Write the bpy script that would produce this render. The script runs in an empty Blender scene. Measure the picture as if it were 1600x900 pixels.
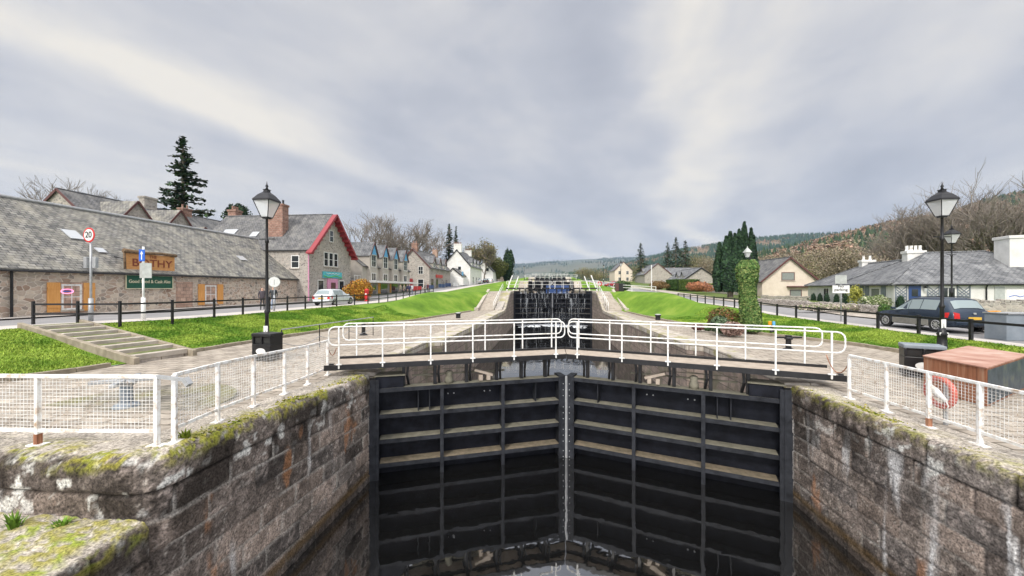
import bpy, bmesh, math, random
import numpy as np
from mathutils import Vector, Matrix
R = math.radians
random.seed(7); RNG = np.random.default_rng(11)
scene = bpy.context.scene
COL = scene.collection
# ------------------------------------------------------------------ camera
F = 600.0; VX = 857.0; HY = 449.0; TH = math.atan((VX-800)/F); CT, ST = math.cos(TH), math.sin(TH); CZ = 2.7
cam = bpy.data.cameras.new('camera'); camo = bpy.data.objects.new('camera', cam); COL.objects.link(camo)
camo.location = (0, 0, CZ); camo.rotation_euler = (R(90), 0, TH)
cam.sensor_width = 36; cam.lens = 36*F/1600; cam.clip_start = .05; cam.clip_end = 30000
scene.camera = camo
def at(px, d):                                    # ground position of a pixel column at depth d
    xc = (px-800)/F*d
    return (xc*CT - d*ST, xc*ST + d*CT)
def gp(px, py, z):                                # position of a pixel at a known height
    return at(px, (CZ-z)*F/(py-HY))
# ------------------------------------------------------------------ sky and light
world = bpy.data.worlds.new("World"); scene.world = world; world.use_nodes = True
def sky():
    nt = world.node_tree; N = nt.nodes; L = nt.links; N.clear()
    def n(t, **k):
        x = N.new(t)
        for a, b in k.items(): setattr(x, a, b)
        return x
    def m(op, a, b=None, c=None, clamp=False):
        x = n('ShaderNodeMath', operation=op); x.use_clamp = clamp
        for i, v in enumerate((a, b, c)):
            if v is None: continue
            if isinstance(v, (int, float)): x.inputs[i].default_value = v
            else: L.new(v, x.inputs[i])
        return x.outputs[0]
    out = n('ShaderNodeOutputWorld'); bg = n('ShaderNodeBackground'); bg.inputs[1].default_value = .1
    L.new(bg.outputs[0], out.inputs[0])
    st = n('ShaderNodeTexSky', sky_type='NISHITA'); st.sun_disc = False; st.sun_elevation = R(42); st.sun_rotation = R(200)
    tc = n('ShaderNodeTexCoord'); sx = n('ShaderNodeSeparateXYZ'); L.new(tc.outputs['Generated'], sx.inputs[0])
    x, y, z = sx.outputs
    zz = m('ADD', m('MAXIMUM', z, 0.0), .035)
    al = R(20.4)
    u = m('DIVIDE', m('SUBTRACT', m('MULTIPLY', x, math.cos(al)), m('MULTIPLY', y, math.sin(al))), zz)
    v = m('DIVIDE', m('ADD', m('MULTIPLY', x, math.sin(al)), m('MULTIPLY', y, math.cos(al))), zz)
    def noise(su, sv, sc, det, off=0, rough=.55):
        cb = n('ShaderNodeCombineXYZ'); L.new(m('MULTIPLY', u, su), cb.inputs[0]); L.new(m('MULTIPLY', v, sv), cb.inputs[1]); cb.inputs[2].default_value = off
        t = n('ShaderNodeTexNoise'); t.inputs['Scale'].default_value = sc; t.inputs['Detail'].default_value = det; t.inputs['Roughness'].default_value = rough
        L.new(cb.outputs[0], t.inputs['Vector']); return t.outputs['Fac']
    w = m('SUBTRACT', noise(.55, .3, 1.0, 3, 3.1), .5)
    def dn(sc, off, det=4, sz=1.6):           # cloud masses in direction space, so that the sheet is not all streaks
        cb = n('ShaderNodeCombineXYZ'); L.new(m('ADD', x, off), cb.inputs[0]); L.new(y, cb.inputs[1]); L.new(m('MULTIPLY', z, sz), cb.inputs[2]); t = n('ShaderNodeTexNoise'); t.inputs['Scale'].default_value = sc; t.inputs['Detail'].default_value = det; t.inputs['Roughness'].default_value = .6; t.inputs['Distortion'].default_value = .6
        L.new(cb.outputs[0], t.inputs['Vector']); return m('SUBTRACT', t.outputs['Fac'], .5)
    uu = m('ADD', m('ADD', u, m('MULTIPLY', w, 1.7)), m('MULTIPLY', dn(3.2, 4.0), .55))
    def band(c, wd):
        return m('POWER', 2.718, m('MULTIPLY', m('POWER', m('DIVIDE', m('SUBTRACT', uu, c), wd), 2.0), -1.0))
    b1 = m('MULTIPLY', band(-2.15, .33), .85); b2 = m('MULTIPLY', band(0.0, .26), 1.0); b3 = m('MULTIPLY', band(.75, .45), .45); b4 = m('MULTIPLY', band(-4.2, 1.0), .35)
    bb = m('ADD', m('ADD', b1, b2), m('ADD', b3, b4))
    n1 = m('MULTIPLY', m('SUBTRACT', noise(1.0, .33, 1.1, 4, 0, .5), .5), .9)
    n2 = m('MULTIPLY', m('SUBTRACT', noise(1.0, .4, 3.0, 4, 7), .5), .28)
    f = m('ADD', m('MULTIPLY', bb, m('ADD', .56, m('MULTIPLY', dn(2.6, 9.0), .9))), m('ADD', m('ADD', n1, n2), m('ADD', .34, m('ADD', m('MULTIPLY', dn(1.8, 1.0), 1.1), m('MULTIPLY', dn(7.0, 2.0, 6, 3.0), .25)))), clamp=True)
    rp = n('ShaderNodeValToRGB'); e = rp.color_ramp.elements
    e[0].position = 0.0; e[0].color = (.385, .40, .45, 1); e[1].position = 1.0; e[1].color = (.78, .735, .66, 1)
    q = e.new(.32); q.color = (.475, .485, .525, 1); q = e.new(.6); q.color = (.60, .592, .595, 1)
    L.new(f, rp.inputs[0])
    # overcast sky: zenith brighter than the horizon, brightest towards the veiled sun behind the camera
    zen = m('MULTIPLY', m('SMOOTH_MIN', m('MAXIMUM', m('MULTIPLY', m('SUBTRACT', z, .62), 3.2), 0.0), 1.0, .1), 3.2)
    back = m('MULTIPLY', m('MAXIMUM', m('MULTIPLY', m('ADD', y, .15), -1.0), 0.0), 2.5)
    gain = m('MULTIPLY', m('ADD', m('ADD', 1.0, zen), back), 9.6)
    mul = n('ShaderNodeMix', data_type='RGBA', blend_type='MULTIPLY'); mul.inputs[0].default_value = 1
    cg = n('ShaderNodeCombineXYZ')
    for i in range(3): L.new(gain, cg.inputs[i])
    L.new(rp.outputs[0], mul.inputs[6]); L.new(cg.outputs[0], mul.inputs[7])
    mx = n('ShaderNodeMix', data_type='RGBA'); mx.inputs[0].default_value = .93
    L.new(st.outputs[0], mx.inputs[6]); L.new(mul.outputs[2], mx.inputs[7]); L.new(mx.outputs[2], bg.inputs[0])
sky()
sl = bpy.data.lights.new('sun', 'SUN'); sl.energy = 2.0; sl.angle = R(11); sl.color = (1, .95, .88)
so = bpy.data.objects.new('sun', sl); COL.objects.link(so)
so.rotation_euler = (R(48), 0, R(-20))            # veiled sun high behind the camera
scene.view_settings.view_transform = 'Standard'; scene.view_settings.look = 'None'; scene.view_settings.exposure = 0.32; scene.view_settings.gamma = 1
scene.cycles.max_bounces = 6; scene.cycles.volume_bounces = 0; scene.cycles.transparent_max_bounces = 12
# ------------------------------------------------------------------ helpers
def rot2(x, y, a): return (x*math.cos(a)-y*math.sin(a), x*math.sin(a)+y*math.cos(a))
def link(o, parent=None):
    COL.objects.link(o)
    if parent is not None: o.parent = parent
    return o
def T(name, label, cat, loc=(0, 0, 0), rz=0, group=None, kind=None):
    o = bpy.data.objects.new(name, None); o.location = loc; o.rotation_euler = (0, 0, rz); o.empty_display_size = .2
    return tag(link(o), label, cat, group, kind)
def tag(o, label=None, cat=None, group=None, kind=None):
    if label: o['label'] = label
    if cat: o['category'] = cat
    if group: o['group'] = group
    if kind: o['kind'] = kind
    return o
def kids(o): return [c for c in bpy.data.objects if c.parent == o]
def copy_tree(o, parent=None):
    ch = kids(o); c = o.copy(); COL.objects.link(c); c.parent = parent
    for k in ch: copy_tree(k, c)
    return c
def dup(o, loc, rz=None, label=None, scale=None, group=None):
    c = copy_tree(o); c.location = loc
    if rz is not None: c.rotation_euler = (0, 0, rz)
    if label: c['label'] = label
    if scale: c.scale = (scale,)*3 if isinstance(scale, (int, float)) else scale
    if group: c['group'] = group
    return c
def auto_uv(me):
    uv = me.uv_layers.new(name='uv'); n = len(me.loops)
    co = np.empty(len(me.vertices)*3, 'f'); me.vertices.foreach_get('co', co); co = co.reshape(-1, 3)
    li = np.empty(n, 'i'); me.loops.foreach_get('vertex_index', li)
    pn = np.empty(len(me.polygons)*3, 'f'); me.polygons.foreach_get('normal', pn); pn = pn.reshape(-1, 3)
    lt = np.empty(len(me.polygons), 'i'); me.polygons.foreach_get('loop_total', lt)
    N = np.repeat(pn, lt, axis=0); P = co[li]
    U = np.stack([-N[:, 1], N[:, 0], np.zeros(n)], 1); l = np.linalg.norm(U, axis=1); U[l < .05] = (1, 0, 0); U /= np.linalg.norm(U, axis=1)[:, None]
    V = np.cross(N, U)
    uv.data.foreach_set('uv', np.stack([(P*U).sum(1), (P*V).sum(1)], 1).astype('f').ravel())
class MB:
    def __init__(s): s.v = []; s.f = []; s.mi = []
    def add(s, vs, fs, mi=0):
        b = len(s.v); s.v += [tuple(p) for p in vs]; s.f += [tuple(b+i for i in f) for f in fs]; s.mi += [mi]*len(fs); return s
    def box(s, x0, x1, y0, y1, z0, z1, mi=0):
        return s.add([(x0, y0, z0), (x1, y0, z0), (x1, y1, z0), (x0, y1, z0), (x0, y0, z1), (x1, y0, z1), (x1, y1, z1), (x0, y1, z1)],
                     [(0, 3, 2, 1), (4, 5, 6, 7), (0, 1, 5, 4), (1, 2, 6, 5), (2, 3, 7, 6), (3, 0, 4, 7)], mi)
    def cb(s, cx, cy, cz, sx, sy, sz, a=0, mi=0):
        vs = []
        for z in (-1, 1):
            for x, y in ((-1, -1), (1, -1), (1, 1), (-1, 1)):
                p = rot2(x*sx/2, y*sy/2, a); vs.append((cx+p[0], cy+p[1], cz+z*sz/2))
        return s.add(vs, [(0, 3, 2, 1), (4, 5, 6, 7), (0, 1, 5, 4), (1, 2, 6, 5), (2, 3, 7, 6), (3, 0, 4, 7)], mi)
    def prism(s, poly, z0, z1, mi=0):
        n = len(poly); g = lambda z, i: z[i] if hasattr(z, '__len__') else z
        vs = [(p[0], p[1], g(z0, i)) for i, p in enumerate(poly)]+[(p[0], p[1], g(z1, i)) for i, p in enumerate(poly)]
        return s.add(vs, [tuple(range(n-1, -1, -1)), tuple(range(n, 2*n))]+[(i, (i+1) % n, n+(i+1) % n, n+i) for i in range(n)], mi)
    def bar(s, p, q, w, h=None, up=(0, 0, 1), mi=0):
        p = Vector(p); q = Vector(q); h = h or w; d = (q-p).normalized(); upv = Vector(up)
        if abs(d.dot(upv)) > .99: upv = Vector((0, 1, 0))
        a = d.cross(upv).normalized()*(w/2); b = a.cross(d).normalized()*(h/2)
        vs = [p-a-b, p+a-b, p+a+b, p-a+b, q-a-b, q+a-b, q+a+b, q-a+b]
        return s.add(vs, [(0, 1, 2, 3), (7, 6, 5, 4), (0, 4, 5, 1), (1, 5, 6, 2), (2, 6, 7, 3), (3, 7, 4, 0)], mi)
    def tube(s, pts, r, n=8, mi=0, cap=True):
        pts = [Vector(p) for p in pts]; m = len(pts); vs = []; a = None
        for i, p in enumerate(pts):
            d = (pts[min(i+1, m-1)]-pts[max(i-1, 0)]).normalized()
            if a is None:
                a = d.cross(Vector((0, 0, 1)))
                if a.length < .05: a = Vector((1, 0, 0))
            a = (a-d*a.dot(d)).normalized(); b = d.cross(a); rr = r[i] if hasattr(r, '__len__') else r
            for k in range(n):
                t = 2*math.pi*k/n; vs.append(p+a*math.cos(t)*rr+b*math.sin(t)*rr)
        fs = [(i*n+k, i*n+(k+1) % n, (i+1)*n+(k+1) % n, (i+1)*n+k) for i in range(m-1) for k in range(n)]
        if cap: fs += [tuple(range(n-1, -1, -1)), tuple(range((m-1)*n, m*n))]
        return s.add(vs, fs, mi)
    def lathe(s, prof, n=16, c=(0, 0), mi=0, ph=0):
        vs = [(c[0]+r*math.cos(2*math.pi*k/n+ph), c[1]+r*math.sin(2*math.pi*k/n+ph), z) for r, z in prof for k in range(n)]; m = len(prof)
        return s.add(vs, [(i*n+k, i*n+(k+1) % n, (i+1)*n+(k+1) % n, (i+1)*n+k) for i in range(m-1) for k in range(n)]+[tuple(range(n-1, -1, -1)), tuple(range((m-1)*n, m*n))], mi)
    def disc(s, c, r, th, axis, n=24, mi=0):
        c = Vector(c); d = Vector(axis).normalized(); return s.tube([c-d*th/2, c+d*th/2], r, n, mi)
    def build(s, name, mat, parent=None, world=False, smooth=False, bevel=0, loc=None):
        me = bpy.data.meshes.new(name); off = Vector((0, 0, 0))
        if world and parent is not None: off = Vector(parent.location)
        me.from_pydata([(p[0]-off[0], p[1]-off[1], p[2]-off[2]) for p in s.v], [], s.f)
        for m_ in (mat if isinstance(mat, (list, tuple)) else [mat]): me.materials.append(m_)
        me.polygons.foreach_set('material_index', s.mi)
        bm = bmesh.new(); bm.from_mesh(me); bmesh.ops.recalc_face_normals(bm, faces=bm.faces); bm.to_mesh(me); bm.free()
        auto_uv(me)
        if smooth: me.polygons.foreach_set('use_smooth', [True]*len(me.polygons))
        o = bpy.data.objects.new(name, me); link(o, parent)
        if loc: o.location = loc
        if bevel:
            b = o.modifiers.new('bevel', 'BEVEL'); b.width = bevel; b.segments = 2; b.limit_method = 'ANGLE'
        if smooth:
            try: me.shade_smooth_by_angle if False else None
            except Exception: pass
        return o
def np_mesh(name, V, Fq, mat, parent=None, col=None, smooth=False, uv=False):
    me = bpy.data.meshes.new(name); V = np.asarray(V, 'f'); Fq = np.asarray(Fq, 'i'); k = Fq.shape[1]
    me.vertices.add(len(V)); me.vertices.foreach_set('co', V.ravel())
    me.loops.add(Fq.size); me.loops.foreach_set('vertex_index', Fq.ravel())
    me.polygons.add(len(Fq)); me.polygons.foreach_set('loop_start', np.arange(0, Fq.size, k, dtype='i'))
    try: me.polygons.foreach_set('loop_total', np.full(len(Fq), k, 'i'))
    except Exception: pass
    me.update(calc_edges=True)
    if col is not None:
        a = me.color_attributes.new('col', 'FLOAT_COLOR', 'POINT'); c = np.ones((len(V), 4), 'f'); c[:, :3] = col; a.data.foreach_set('color', c.ravel())
    if smooth: me.polygons.foreach_set('use_smooth', np.ones(len(Fq), bool))
    if uv: auto_uv(me)
    me.materials.append(mat); me.validate()
    return link(bpy.data.objects.new(name, me), parent)
def vnoise(x, y, seed=0):
    x = np.asarray(x, float); y = np.asarray(y, float); xi = np.floor(x).astype(np.int64); yi = np.floor(y).astype(np.int64); fx = x-xi; fy = y-yi
    fx = fx*fx*(3-2*fx); fy = fy*fy*(3-2*fy)
    def h(a, b):
        n = (a*374761393+b*668265263+seed*974711) & 0x7fffffff; n = ((n ^ (n >> 13))*1274126177) & 0x7fffffff
        return ((n ^ (n >> 16)) & 0xffff)/65535.0
    return (h(xi, yi)*(1-fx)+h(xi+1, yi)*fx)*(1-fy)+(h(xi, yi+1)*(1-fx)+h(xi+1, yi+1)*fx)*fy
def fbm(x, y, seed=0, o=4):
    t = 0; a = .5; s = 0
    for i in range(o): t = t+a*vnoise(x*2**i, y*2**i, seed+i*17); s += a; a *= .55
    return t/s
def sstep(a, b, x): t = np.clip((x-a)/(b-a), 0, 1); return t*t*(3-2*t)
# ------------------------------------------------------------------ materials
def new_mat(name):
    m = bpy.data.materials.new(name); m.use_nodes = True; nt = m.node_tree; return m, nt, nt.nodes, nt.links, nt.nodes['Principled BSDF']
def node(N, t, ins={}, **k):
    x = N.new(t)
    for a, b in k.items(): setattr(x, a, b)
    for a, b in ins.items(): x.inputs[a].default_value = b
    return x
def ramp(N, L, fac, stops):
    r = N.new('ShaderNodeValToRGB'); e = r.color_ramp.elements
    e[0].position = stops[0][0]; e[0].color = (*stops[0][1], 1); e[1].position = stops[-1][0]; e[1].color = (*stops[-1][1], 1)
    for p, c in stops[1:-1]: q = e.new(p); q.color = (*c, 1)
    L.new(fac, r.inputs[0]); return r.outputs[0]
def coords(N, mode):
    if mode == 'world': return N.new('ShaderNodeNewGeometry').outputs['Position']
    return N.new('ShaderNodeTexCoord').outputs['UV' if mode == 'uv' else 'Object']
def mixc(N, L, f, a, b, blend='MIX'):
    m = node(N, 'ShaderNodeMix', data_type='RGBA', blend_type=blend)
    for i, v in ((0, f), (6, a), (7, b)):
        if isinstance(v, (int, float)): m.inputs[i].default_value = v
        elif isinstance(v, tuple): m.inputs[i].default_value = (*v, 1)
        else: L.new(v, m.inputs[i])
    return m.outputs[2]
def noisy(name, c1, c2, scale=6, rough=.7, bump=.1, mode='obj', metallic=0, c3=None, detail=6, stretch=None, bscale=None, bdist=.02, spec=.4):
    m, nt, N, L, P = new_mat(name); v = coords(N, mode)
    if stretch:
        mp = node(N, 'ShaderNodeMapping'); mp.inputs['Scale'].default_value = stretch; L.new(v, mp.inputs[0]); v = mp.outputs[0]
    t = node(N, 'ShaderNodeTexNoise', {'Scale': scale, 'Detail': detail, 'Roughness': .6}); L.new(v, t.inputs['Vector'])
    st = [(.3, c1), (.7, c2)] if c3 is None else [(.28, c1), (.5, c2), (.72, c3)]
    L.new(ramp(N, L, t.outputs['Fac'], st), P.inputs['Base Color'])
    P.inputs['Roughness'].default_value = rough; P.inputs['Metallic'].default_value = metallic; P.inputs['Specular IOR Level'].default_value = spec
    if bump:
        b = node(N, 'ShaderNodeBump', {'Strength': bump, 'Distance': bdist}); t2 = node(N, 'ShaderNodeTexNoise', {'Scale': bscale or scale*4, 'Detail': 5}); L.new(v, t2.inputs['Vector'])
        L.new(t2.outputs['Fac'], b.inputs['Height']); L.new(b.outputs[0], P.inputs['Normal'])
    return m
def paint(name, c, rough=.4, metallic=0, var=.15, spec=.5):
    return noisy(name, tuple(x*(1-var) for x in c), tuple(min(1, x*(1+var)) for x in c), 5, rough, .03, 'obj', metallic, spec=spec)
def slate(name, c1, c2, c3, bw=.32, bh=.2):
    m, nt, N, L, P = new_mat(name); v = coords(N, 'uv')
    b = node(N, 'ShaderNodeTexBrick', {'Scale': 1, 'Mortar Size': .03, 'Brick Width': bw, 'Row Height': bh, 'Mortar Smooth': .4, 'Bias': 0, 'Color1': (*c1, 1), 'Color2': (*c2, 1), 'Mortar': (c1[0]*.35, c1[1]*.35, c1[2]*.35, 1)})
    t = node(N, 'ShaderNodeTexNoise', {'Scale': .9, 'Detail': 8, 'Roughness': .7}); L.new(v, t.inputs['Vector'])
    d = node(N, 'ShaderNodeTexNoise', {'Scale': 5, 'Detail': 3}); L.new(v, d.inputs['Vector'])
    vv = node(N, 'ShaderNodeVectorMath', operation='MULTIPLY_ADD'); vv.inputs[1].default_value = (.03, .03, 0); L.new(d.outputs['Color'], vv.inputs[0]); L.new(v, vv.inputs[2]); L.new(vv.outputs[0], b.inputs['Vector'])
    mp = node(N, 'ShaderNodeMapping'); mp.inputs['Scale'].default_value = (1.6, .35, 1); L.new(v, mp.inputs[0])
    s = node(N, 'ShaderNodeTexNoise', {'Scale': 1.3, 'Detail': 6, 'Roughness': .65}); L.new(mp.outputs[0], s.inputs['Vector'])
    f1 = ramp(N, L, t.outputs['Fac'], [(.42, (0, 0, 0)), (.62, (1, 1, 1))])
    c = mixc(N, L, f1, b.outputs['Color'], c3)
    f2 = ramp(N, L, s.outputs['Fac'], [(.36, (.28, .28, .29)), (.5, (.9, .9, .9)), (.64, (1.35, 1.33, 1.28))])
    c = mixc(N, L, .8, c, f2, 'MULTIPLY')
    c = mixc(N, L, .42, c, b.outputs['Color'])
    L.new(c, P.inputs['Base Color']); P.inputs['Roughness'].default_value = .75
    bp = node(N, 'ShaderNodeBump', {'Strength': .6, 'Distance': .02}); L.new(b.outputs['Fac'], bp.inputs['Height']); bp.invert = True; L.new(bp.outputs[0], P.inputs['Normal'])
    return m
def rubble(name, cols, mortar, sc=2.6, asp=1.7):
    m, nt, N, L, P = new_mat(name); v = coords(N, 'uv')
    mp = node(N, 'ShaderNodeMapping'); mp.inputs['Scale'].default_value = (sc, sc*asp, 1); L.new(v, mp.inputs[0])
    d = node(N, 'ShaderNodeTexNoise', {'Scale': 1.6, 'Detail': 2}); L.new(mp.outputs[0], d.inputs['Vector'])
    vv = node(N, 'ShaderNodeVectorMath', operation='MULTIPLY_ADD'); vv.inputs[1].default_value = (.5, .5, 0); L.new(d.outputs['Color'], vv.inputs[0]); L.new(mp.outputs[0], vv.inputs[2])
    a = node(N, 'ShaderNodeTexVoronoi', {'Randomness': .85, 'Scale': 2.3}); a.voronoi_dimensions = '2D'; L.new(vv.outputs[0], a.inputs['Vector'])
    e = node(N, 'ShaderNodeTexVoronoi', {'Randomness': .85, 'Scale': 2.3}, feature='DISTANCE_TO_EDGE'); e.voronoi_dimensions = '2D'; L.new(vv.outputs[0], e.inputs['Vector'])
    sp = N.new('ShaderNodeSeparateColor'); L.new(a.outputs['Color'], sp.inputs[0])
    k = len(cols); c = ramp(N, L, sp.outputs[0], [(i/(k-1), q) for i, q in enumerate(cols)])
    t = node(N, 'ShaderNodeTexNoise', {'Scale': 3.5, 'Detail': 4}); L.new(v, t.inputs['Vector'])
    c = mixc(N, L, .35, c, ramp(N, L, t.outputs['Fac'], [(.3, (.55, .55, .55)), (.7, (1.25, 1.25, 1.25))]), 'MULTIPLY')
    g = ramp(N, L, e.outputs['Distance'], [(.03, (0, 0, 0)), (.11, (1, 1, 1))])
    c = mixc(N, L, g, mortar, c); L.new(c, P.inputs['Base Color']); P.inputs['Roughness'].default_value = .9
    bp = node(N, 'ShaderNodeBump', {'Strength': .7, 'Distance': .03}); L.new(g, bp.inputs['Height']); L.new(bp.outputs[0], P.inputs['Normal'])
    return m
def blocks(name, c1, c2, mortar, bw=.9, bh=.4, mode='uv', stain=None):
    m, nt, N, L, P = new_mat(name); v = coords(N, mode)
    b = node(N, 'ShaderNodeTexBrick', {'Scale': 1, 'Mortar Size': .022, 'Brick Width': bw, 'Row Height': bh, 'Mortar Smooth': .3, 'Color1': (*c1, 1), 'Color2': (*c2, 1), 'Mortar': (*mortar, 1)})
    L.new(v, b.inputs['Vector'])
    t = node(N, 'ShaderNodeTexNoise', {'Scale': 2.2, 'Detail': 9, 'Roughness': .72}); L.new(v, t.inputs['Vector'])
    c = mixc(N, L, .85, b.outputs['Color'], ramp(N, L, t.outputs['Fac'], [(.3, (.45, .43, .42)), (.55, (1, 1, 1)), (.72, (1.6, 1.55, 1.5))]), 'MULTIPLY')
    if stain:
        s = node(N, 'ShaderNodeTexNoise', {'Scale': .8, 'Detail': 6, 'Roughness': .65}); L.new(v, s.inputs['Vector'])
        c = mixc(N, L, ramp(N, L, s.outputs['Fac'], [(.5, (0, 0, 0)), (.62, (1, 1, 1))]), c, stain)
    L.new(c, P.inputs['Base Color']); P.inputs['Roughness'].default_value = .88
    bp = node(N, 'ShaderNodeBump', {'Strength': .5, 'Distance': .015}); L.new(b.outputs['Fac'], bp.inputs['Height']); bp.invert = True
    b2 = node(N, 'ShaderNodeBump', {'Strength': .25, 'Distance': .02}); L.new(t.outputs['Fac'], b2.inputs['Height']); L.new(bp.outputs[0], b2.inputs['Normal']); L.new(b2.outputs[0], P.inputs['Normal'])
    return m
def attr_mat(name, rough=.85, nscale=14, bump=.3, amp=(.6, 1.35), spec=.3, transl=0):
    m, nt, N, L, P = new_mat(name); a = node(N, 'ShaderNodeAttribute'); a.attribute_name = 'col'; v = coords(N, 'obj')
    t = node(N, 'ShaderNodeTexNoise', {'Scale': nscale, 'Detail': 6, 'Roughness': .65}); L.new(v, t.inputs['Vector'])
    c = mixc(N, L, 1.0, a.outputs['Color'], ramp(N, L, t.outputs['Fac'], [(.3, (amp[0],)*3), (.7, (amp[1],)*3)]), 'MULTIPLY'); L.new(c, P.inputs['Base Color'])
    P.inputs['Roughness'].default_value = rough; P.inputs['Specular IOR Level'].default_value = spec
    if bump:
        bp = node(N, 'ShaderNodeBump', {'Strength': bump, 'Distance': .015}); L.new(t.outputs['Fac'], bp.inputs['Height']); L.new(bp.outputs[0], P.inputs['Normal'])
    return m
def glass_dark(name, c=(.02, .025, .03), rough=.06):
    m, nt, N, L, P = new_mat(name); P.inputs['Base Color'].default_value = (*c, 1); P.inputs['Roughness'].default_value = rough; P.inputs['Specular IOR Level'].default_value = .8
    return m
def water(name):
    m, nt, N, L, P = new_mat(name); P.inputs['Base Color'].default_value = (.006, .006, .006, 1); P.inputs['Roughness'].default_value = .03; P.inputs['IOR'].default_value = 4.0
    v = coords(N, 'world'); t = node(N, 'ShaderNodeTexNoise', {'Scale': 1.3, 'Detail': 2, 'Distortion': .4}); L.new(v, t.inputs['Vector'])
    t2 = node(N, 'ShaderNodeTexNoise', {'Scale': 5, 'Detail': 2}); L.new(v, t2.inputs['Vector'])
    ad = node(N, 'ShaderNodeMath', operation='MULTIPLY_ADD'); ad.inputs[1].default_value = .12; L.new(t2.outputs['Fac'], ad.inputs[0]); L.new(t.outputs['Fac'], ad.inputs[2])
    bp = node(N, 'ShaderNodeBump', {'Strength': .12, 'Distance': .045}); L.new(ad.outputs[0], bp.inputs['Height']); L.new(bp.outputs[0], P.inputs['Normal']); return m
M = {}
M['grass'] = noisy('grass_turf', (.068, .14, .016), (.125, .225, .024), .5, .95, .5, 'world', c3=(.22, .30, .05), detail=9, bscale=45, bdist=.05, spec=.15)
M['field'] = noisy('field_turf', (.07, .10, .03), (.11, .15, .045), .02, .95, 0, 'world', c3=(.16, .17, .07), spec=.1)
M['quay'] = blocks('quay_setts', (.33, .285, .235), (.41, .36, .30), (.13, .11, .08), .62, .3, 'world')
M['quay2'] = blocks('worn_paving', (.36, .32, .27), (.46, .41, .36), (.2, .17, .13), 1.3, .7, 'world')
M['platform'] = blocks('platform_setts', (.22, .20, .17), (.30, .27, .22), (.12, .11, .08), .3, .16, 'world', stain=(.17, .16, .07))
M['road'] = noisy('asphalt', (.20, .195, .20), (.27, .265, .265), .8, .9, .2, 'world', bscale=60, detail=8)
M['pave'] = noisy('pavement_slabs', (.42, .39, .36), (.55, .51, .47), 1.2, .9, .15, 'world', detail=8)
M['kerb'] = noisy('kerb_stone', (.20, .17, .12), (.36, .31, .24), 3, .9, .3, 'world', detail=8)
M['stepstone'] = noisy('step_stone', (.33, .29, .24), (.50, .45, .39), 3, .9, .2, 'world', detail=8)
M['water'] = water('canal_water')
M['white'] = noisy('white_paint', (.46, .43, .37), (.76, .76, .74), 7, .5, .08, 'world', c3=(.82, .82, .80))
M['whiteworn'] = noisy('chipped_white_paint', (.40, .28, .18), (.80, .79, .76), 9, .5, .1, 'world', c3=(.9, .9, .89))
M['black'] = noisy('black_paint', (.008, .008, .009), (.02, .02, .022), 5, .38, .05)
M['steel'] = noisy('tarred_steel', (.004, .0045, .007), (.014, .016, .024), 3.0, .6, .2, 'world', detail=8, spec=.15)
M['steel2'] = noisy('tarred_steel_flange', (.009, .010, .013), (.034, .037, .045), 4.0, .6, .2, 'world', detail=8, spec=.2)
M['dirt'] = noisy('khaki_silt', (.12, .115, .085), (.235, .22, .17), 4.5, .95, .4, 'world', detail=8)
M['litter'] = noisy('leaf_litter', (.12, .105, .07), (.25, .2, .14), 5, .95, .8, 'world')
M['deck'] = noisy('deck_board', (.30, .25, .20), (.46, .39, .32), 4, .8, .2, 'world')
M['galv'] = noisy('galvanised_steel', (.30, .31, .32), (.46, .47, .48), 6, .45, .05, 'obj', metallic=.4)
M['rust'] = noisy('rusty_sheet', (.12, .05, .03), (.30, .12, .06), 1.6, .7, .2, 'obj', c3=(.42, .27, .18), detail=9, stretch=(6, 6, .35))
M['rusttop'] = noisy('rusty_lid', (.28, .13, .09), (.42, .24, .18), 1.8, .6, .1, 'obj', c3=(.52, .38, .31), detail=9)
M['slate'] = slate('slate_old', (.10, .10, .10), (.28, .27, .25), (.34, .32, .26), .36, .24)
M['slate2'] = slate('slate_dark', (.09, .09, .095), (.17, .17, .175), (.23, .225, .21))
M['slate3'] = slate('slate_blue', (.09, .095, .105), (.19, .195, .205), (.26, .265, .27))
M['rubble'] = rubble('red_rubble', [(.32, .22, .16), (.54, .43, .34), (.40, .34, .28), (.62, .52, .41), (.24, .21, .18), (.50, .38, .29)], (.62, .54, .45), 1.25, 1.5)
M['rubble2'] = rubble('grey_rubble', [(.24, .22, .2), (.42, .38, .34), (.33, .31, .28), (.50, .44, .38), (.2, .18, .17)], (.50, .46, .40), 1.5, 1.6)
M['rubblew'] = rubble('garden_rubble', [(.25, .22, .2), (.5, .46, .42), (.36, .32, .29), (.62, .58, .54)], (.13, .11, .09), 3.2, 1.2)
M['sandstone'] = blocks('pink_sandstone', (.42, .27, .2), (.52, .36, .28), (.3, .22, .17), .5, .28)
M['redstone'] = blocks('red_chimney_stone', (.25, .12, .09), (.36, .2, .15), (.3, .25, .2), .35, .22)
M['harl'] = noisy('white_harling', (.62, .61, .58), (.78, .77, .74), 1.5, .9, .3, 'obj', bscale=50)
M['cream'] = noisy('cream_harling', (.62, .53, .43), (.72, .63, .53), 1.5, .9, .3, 'obj', bscale=50)
M['pinkw'] = paint('pink_paint', (.62, .28, .42)); M['redp'] = paint('red_paint', (.27, .028, .035)); M['maroon'] = paint('maroon_paint', (.10, .035, .03))
M['blue'] = paint('blue_paint', (.02, .055, .17)); M['turq'] = paint('turquoise_sign', (.08, .45, .52)); M['sky_blue'] = paint('sky_blue_paint', (.1, .36, .62))
M['green'] = paint('dark_green_board', (.01, .085, .05)); M['gold'] = paint('gold_letter', (.65, .6, .42)); M['orange'] = paint('orange_plastic', (.72, .33, .02))
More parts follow.
